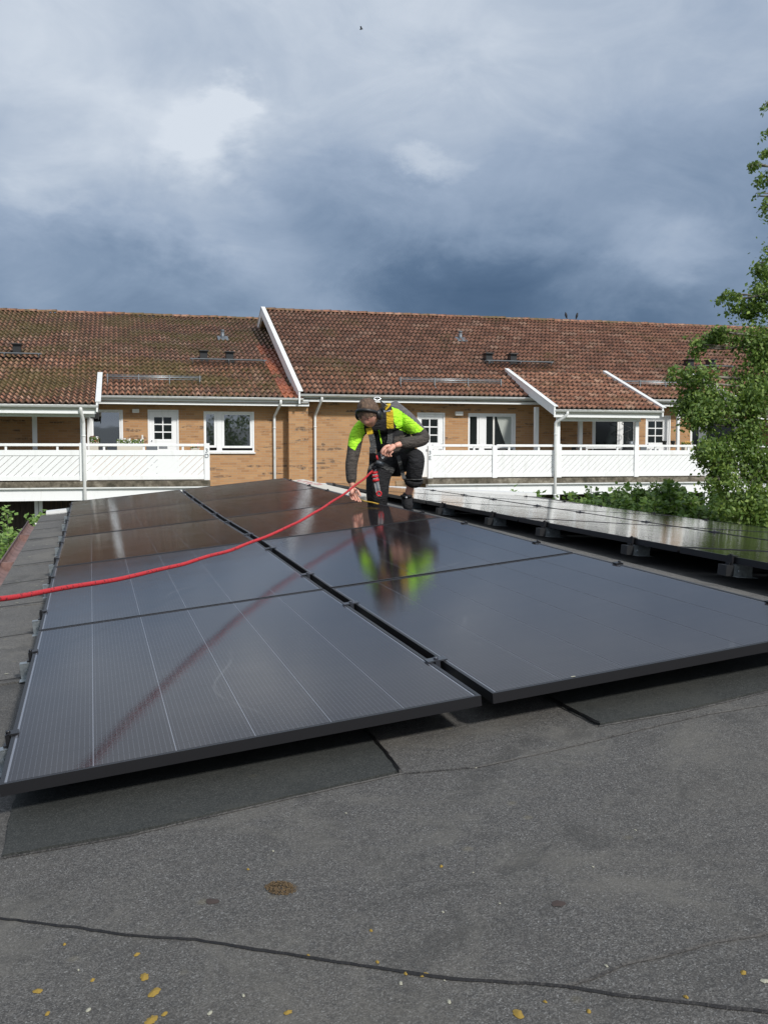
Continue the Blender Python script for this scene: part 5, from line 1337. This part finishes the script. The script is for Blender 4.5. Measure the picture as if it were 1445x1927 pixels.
# hands
def hand(wrist, palm_dir, side, down, curl, m='skin', scale=1.0, spread=.9, name='hand', fl=1.0):
    """palm_dir: towards the fingers; side: towards the thumb; down: the way fingers curl"""
    pd, sd = palm_dir.normalized(), side.normalized(); dn = down.normalized(); vs, es, rs = [], [], []
    def add(p, r_, par=None):
        vs.append(p); rs.append(r_)
        if par is not None: es.append((par, len(vs)-1))
        return len(vs)-1
    k = scale
    w = add(wrist, .024*k); pm = add(wrist+pd*.045*k, (.034*k, .020*k), w); kn = add(wrist+pd*.078*k, (.036*k, .018*k), pm)
    o = skin_mesh(name, vs, es, rs, m, man, 2)
    for i, (off, ln) in enumerate(((.029, .076), (.010, .084), (-.010, .078), (-.028, .062))):
        vs, es, rs = [], [], []
        b0 = wrist+pd*.070*k+sd*off*k; c = curl[i] if isinstance(curl, (list, tuple)) else curl
        p = b0; d = pd.copy(); cur = add(p-pd*.02*k, .0095*k)
        for j, f_ in enumerate((.18, .42, .24, .16)):
            ang = c*(0 if j == 0 else (.55, .9, .7)[min(j-1, 2)]); d = (d*math.cos(ang)+(dn-d*dn.dot(d)).normalized()*math.sin(ang)).normalized() if ang else d
            p = p+(d+sd*off*spread).normalized()*ln*f_*k*1.1*fl; cur = add(p, (.0088, .0085, .0078, .0062)[j]*k, cur)
        f_o = skin_mesh('finger', vs, es, rs, m, o, 2); f_o.location = (0, 0, 0)
    vs, es, rs = [], [], []
    p = wrist+pd*.02*k+sd*.018*k; cur = add(p, .012*k); p2 = p+(sd*.8+pd*.5+dn*.25).normalized()*.034*k; cur = add(p2, .0115*k, cur); p3 = p2+(sd*.3+pd*.9+dn*.4).normalized()*.030*k; cur = add(p3, .0095*k, cur); p4 = p3+(pd+dn*.55).normalized()*.024*k; add(p4, .0075*k, cur)
    skin_mesh('thumb', vs, es, rs, m, o, 2).location = (0, 0, 0)
    return o
rh = J(265, 1215, -.21); hp = CO+(ray(668, 934))*((P(0, 0, .02)-CO).dot(PN)/ray(668, 934).dot(PN))
hand(rh, (J(300, 1330, -.22)-rh), Vector((.95, -.3, .1)), Vector((.3, -.55, -.5)), [.7, .9, 1.0, 1.0], scale=1.12)
lh = J(812, 700, -.25)
hand(lh, (J(730, 770, -.27)-lh), Vector((-.75, -.35, .3)), Vector((.35, .55, -.6)), [1.5, 1.6, 1.65, 1.7], scale=1.30, spread=.2, fl=.62)

# harness: straps ride on the outside of the jacket
def strap(pts, w, m, name, parent, th=.006, nrm=None):
    b = MB(); q = []
    pts = [Vector(p) for p in pts]
    for i, p in enumerate(pts):
        d = (pts[min(i+1, len(pts)-1)]-pts[max(0, i-1)]).normalized(); n = nrm or Vector((0, -1, .15)); n = (n-d*n.dot(d)).normalized(); s_ = d.cross(n)
        q.append((p-s_*w/2, p+s_*w/2, n))
    for a, c in zip(q, q[1:]):
        for off, fl in ((th, 1), (0, -1)):
            l = [a[0]+a[2]*off, a[1]+a[2]*off, c[1]+c[2]*off, c[0]+c[2]*off]; b.poly(l if fl > 0 else l[::-1])
        b.poly([a[0], a[0]+a[2]*th, c[0]+c[2]*th, c[0]]); b.poly([a[1]+a[2]*th, a[1], c[1], c[1]+c[2]*th])
    return b.build(name, m, parent)
hn = thing('safety_harness', 'grey webbing safety harness with yellow shoulder pads worn by the worker', 'harness', J(640, 700, -.1))
f0 = -.165
def Jf(cx, cy, extra=-.012):
    """a point on the front of the clothing, found by looking along the view line"""
    best = None
    o = CO; d = ray(620+cx/6.568, 730+cy/6.568).normalized()
    for ob in (jk, tro):
        mw = Vector(ob.location)+(Vector(ob.parent.location) if ob.parent else Vector((0, 0, 0)))
        ok, loc, nrm, idx = ob.ray_cast(o-mw, d)
        if ok and (best is None or (loc+mw-o).length < best): best = (loc+mw-o).length
    if best is None: best = ZM-.15
    return o+d*(best+extra)
tro = [o for o in man.children if o.name.startswith('trousers')][0]
bpy.context.view_layer.update()
W1 = PX(75)
strap([Jf(660, 190), Jf(690, 240), Jf(715, 300)], W1*1.1, 'reflective_grey', 'reflective_pad', hn)
strap([Jf(712, 205, -.014), Jf(745, 300, -.014), Jf(748, 420, -.014), Jf(750, 500, -.014)], W1*1.15, 'pad_yellow', 'shoulder_pad', hn)
strap([Jf(748, 490), Jf(750, 560), Jf(748, 640), Jf(735, 690)], W1*.85, 'webbing', 'strap', hn)
strap([Jf(485, 500, -.016), Jf(505, 575, -.016)], W1, 'pad_yellow', 'shoulder_pad', hn)
strap([Jf(515, 575), Jf(530, 650), Jf(545, 740)], W1*.95, 'webbing', 'strap', hn)
strap([Jf(535, 730, -.02), Jf(535, 800, -.02), Jf(530, 900, -.02), Jf(525, 1030, -.02)], W1*1.1, 'webbing', 'strap', hn)
strap([Jf(590, 930, -.02), Jf(680, 960, -.02), Jf(790, 1030, -.02)], W1*.9, 'webbing', 'thigh_strap', hn)
strap([Jf(845, 840, -.02), Jf(870, 920, -.03), Jf(895, 1030, -.03), Jf(925, 1130, -.05)], W1*.62, 'webbing', 'hanging_strap', hn)
strap([Jf(610, 520, -.016), Jf(625, 600, -.016), Jf(645, 690, -.016)], PX(14), 'hi_vis', 'zip_trim', hn)
ring = lambda c, r_, t, m, nm, par, ax1, ax2, n=16: MB().tube([c+ax1*math.cos(2*PI*k/n)*r_[0]+ax2*math.sin(2*PI*k/n)*r_[1] for k in range(n+1)], t, 8, cap=False).build(nm, m, par)
ring(Jf(665, 815, -.035), (.016, .042), .006, 'steel', 'carabiner', hn, Vector((1, 0, .1)), Vector((.15, 0, 1)))
ring(J(590, 135, .0), (.028, .014), .006, 'steel', 'back_ring', hn, Vector((1, .2, 0)), Vector((0, .3, 1)))
b = MB(); c = Jf(585, 860, -.03); b.tube([c+Vector((-.004, 0, .02)), c+Vector((.006, 0, -.02))], [.008, .010], 8); b.build('buckle', 'strap_red', hn)
b = MB(); c = Jf(620, 930, -.03); b.tube([c+Vector((-.03, 0, .01)), c+Vector((.035, 0, -.012))], .018, 8); b.build('chest_buckle', 'grey_metal', hn)
# lanyard with red end ring
ly = thing('rope_grab', 'grey rope grab lanyard with red stitching and red ring hanging from the harness', 'lanyard', Jf(590, 1200, -.08))
fz = -.07
LP = [Jf(550, 1010, -.05), Jf(570, 1120, fz), Jf(595, 1240, fz), Jf(612, 1345, fz)]
strap(LP, PX(60), 'lanyard_grey', 'webbing_strip', ly, .010)
strap([p+Vector((PX(6), -.013, 0)) for p in LP[1:]], PX(22), 'grey_metal', 'side_stripe', ly, .004)
for k in range(3):
    c = LP[0].lerp(LP[1], .35+.42*k)+Vector((0, -.012, 0)); b = MB(); b.tube([c+Vector((-PX(36), 0, -PX(8))), c+Vector((0, -.008, 0)), c+Vector((PX(34), 0, PX(8)))], PX(17), 8); b.build('red_wrap', 'strap_red', ly)
ring(LP[3]+Vector((0, -.02, PX(38))), (PX(28), PX(28)), PX(9), 'strap_red', 'red_ring', ly, Vector((1, 0, 0)), Vector((0, 0, 1)))
b = MB(); c = Jf(550, 1000, -.06); b.tube([c+Vector((-.02, 0, .012)), c+Vector((.02, 0, .012))], .014, 8); b.tube([c+Vector((0, 0, .02)), c+Vector((0, 0, -.02))], .012, 8); b.build('swivel', 'black_plastic', ly)

# folding ruler in the hand, lying on the panel edge
t_ = thing('folding_ruler', 'yellow folding ruler held in the right hand on the panel edge', 'ruler', hp)
def onp(px, py, n=.004): d_ = ray(px, py); return CO+d_*((P(0, 0, n+.008)-CO).dot(PN)/d_.dot(PN))
rp = [onp(668, 934, .03), onp(677, 940, .022), onp(688, 944, .012), onp(700, 946, .008), onp(712, 949, .004)]
for a, c in zip(rp, rp[1:]): strap([a, c], .016, 'ruler_yellow', 'segment', t_, .006, nrm=PN)

# red safety rope
rc = [LP[0]+Vector((-.01, -.02, -.01)), at(640, 935, 7.2), at(560, 983, 6.1), at(480, 1018, 5.35), at(400, 1045, 4.75), at(270, 1079, 4.0), at(130, 1106, 3.4), at(0, 1127, 2.95), at(-160, 1145, 2.5), at(-420, 1180, 2.0)]
def catmull(p, n=10):
    out = []
    for i in range(len(p)-1):
        a, b_, c, d = p[max(0, i-1)], p[i], p[i+1], p[min(len(p)-1, i+2)]
        for k in range(n):
            t = k/n; out.append(.5*((2*b_)+(c-a)*t+(2*a-5*b_+4*c-d)*t*t+(3*b_-a-3*c+d)*t**3))
    return out+[p[-1]]
b = MB(); rp_ = catmull(rc, 22); b.tube([p+Vector((0, noise.noise(p*1.7)*.012, noise.noise(p*2.3)*.010)) for p in rp_], .0086, 12); tag(b.build('safety_rope', 'rope_red'), 'red climbing rope running from the worker over the panels to the left', 'rope')

# long white wrapped board on the ridge behind the worker
t_ = thing('wrapped_board', 'long white wrapped board with faded red print lying on the ridge behind the worker', 'board', P(2.75, 8, -.06))
Tt = lambda x, y, z_: P(x, y, z_)
b = MB(); b.box(2.665, 2.83, 6.35, 9.55, -.075, -.012, Tt); b.build('wrapping', 'planter_cream', t_, .006)
rn = random.Random(3)
for k in range(9):
    v = 9.35-.13*k+rn.uniform(-.03, .03); u = rn.uniform(2.68, 2.74); b = MB(); b.box(u, u+rn.uniform(.04, .09), v, v+rn.uniform(.03, .08), -.0125, -.0112, Tt); b.build('red_print', 'faded_red', t_)

# clean helper marks that only served the build
for o in list(bpy.data.objects):
    if 'is_root' in o: del o['is_root']
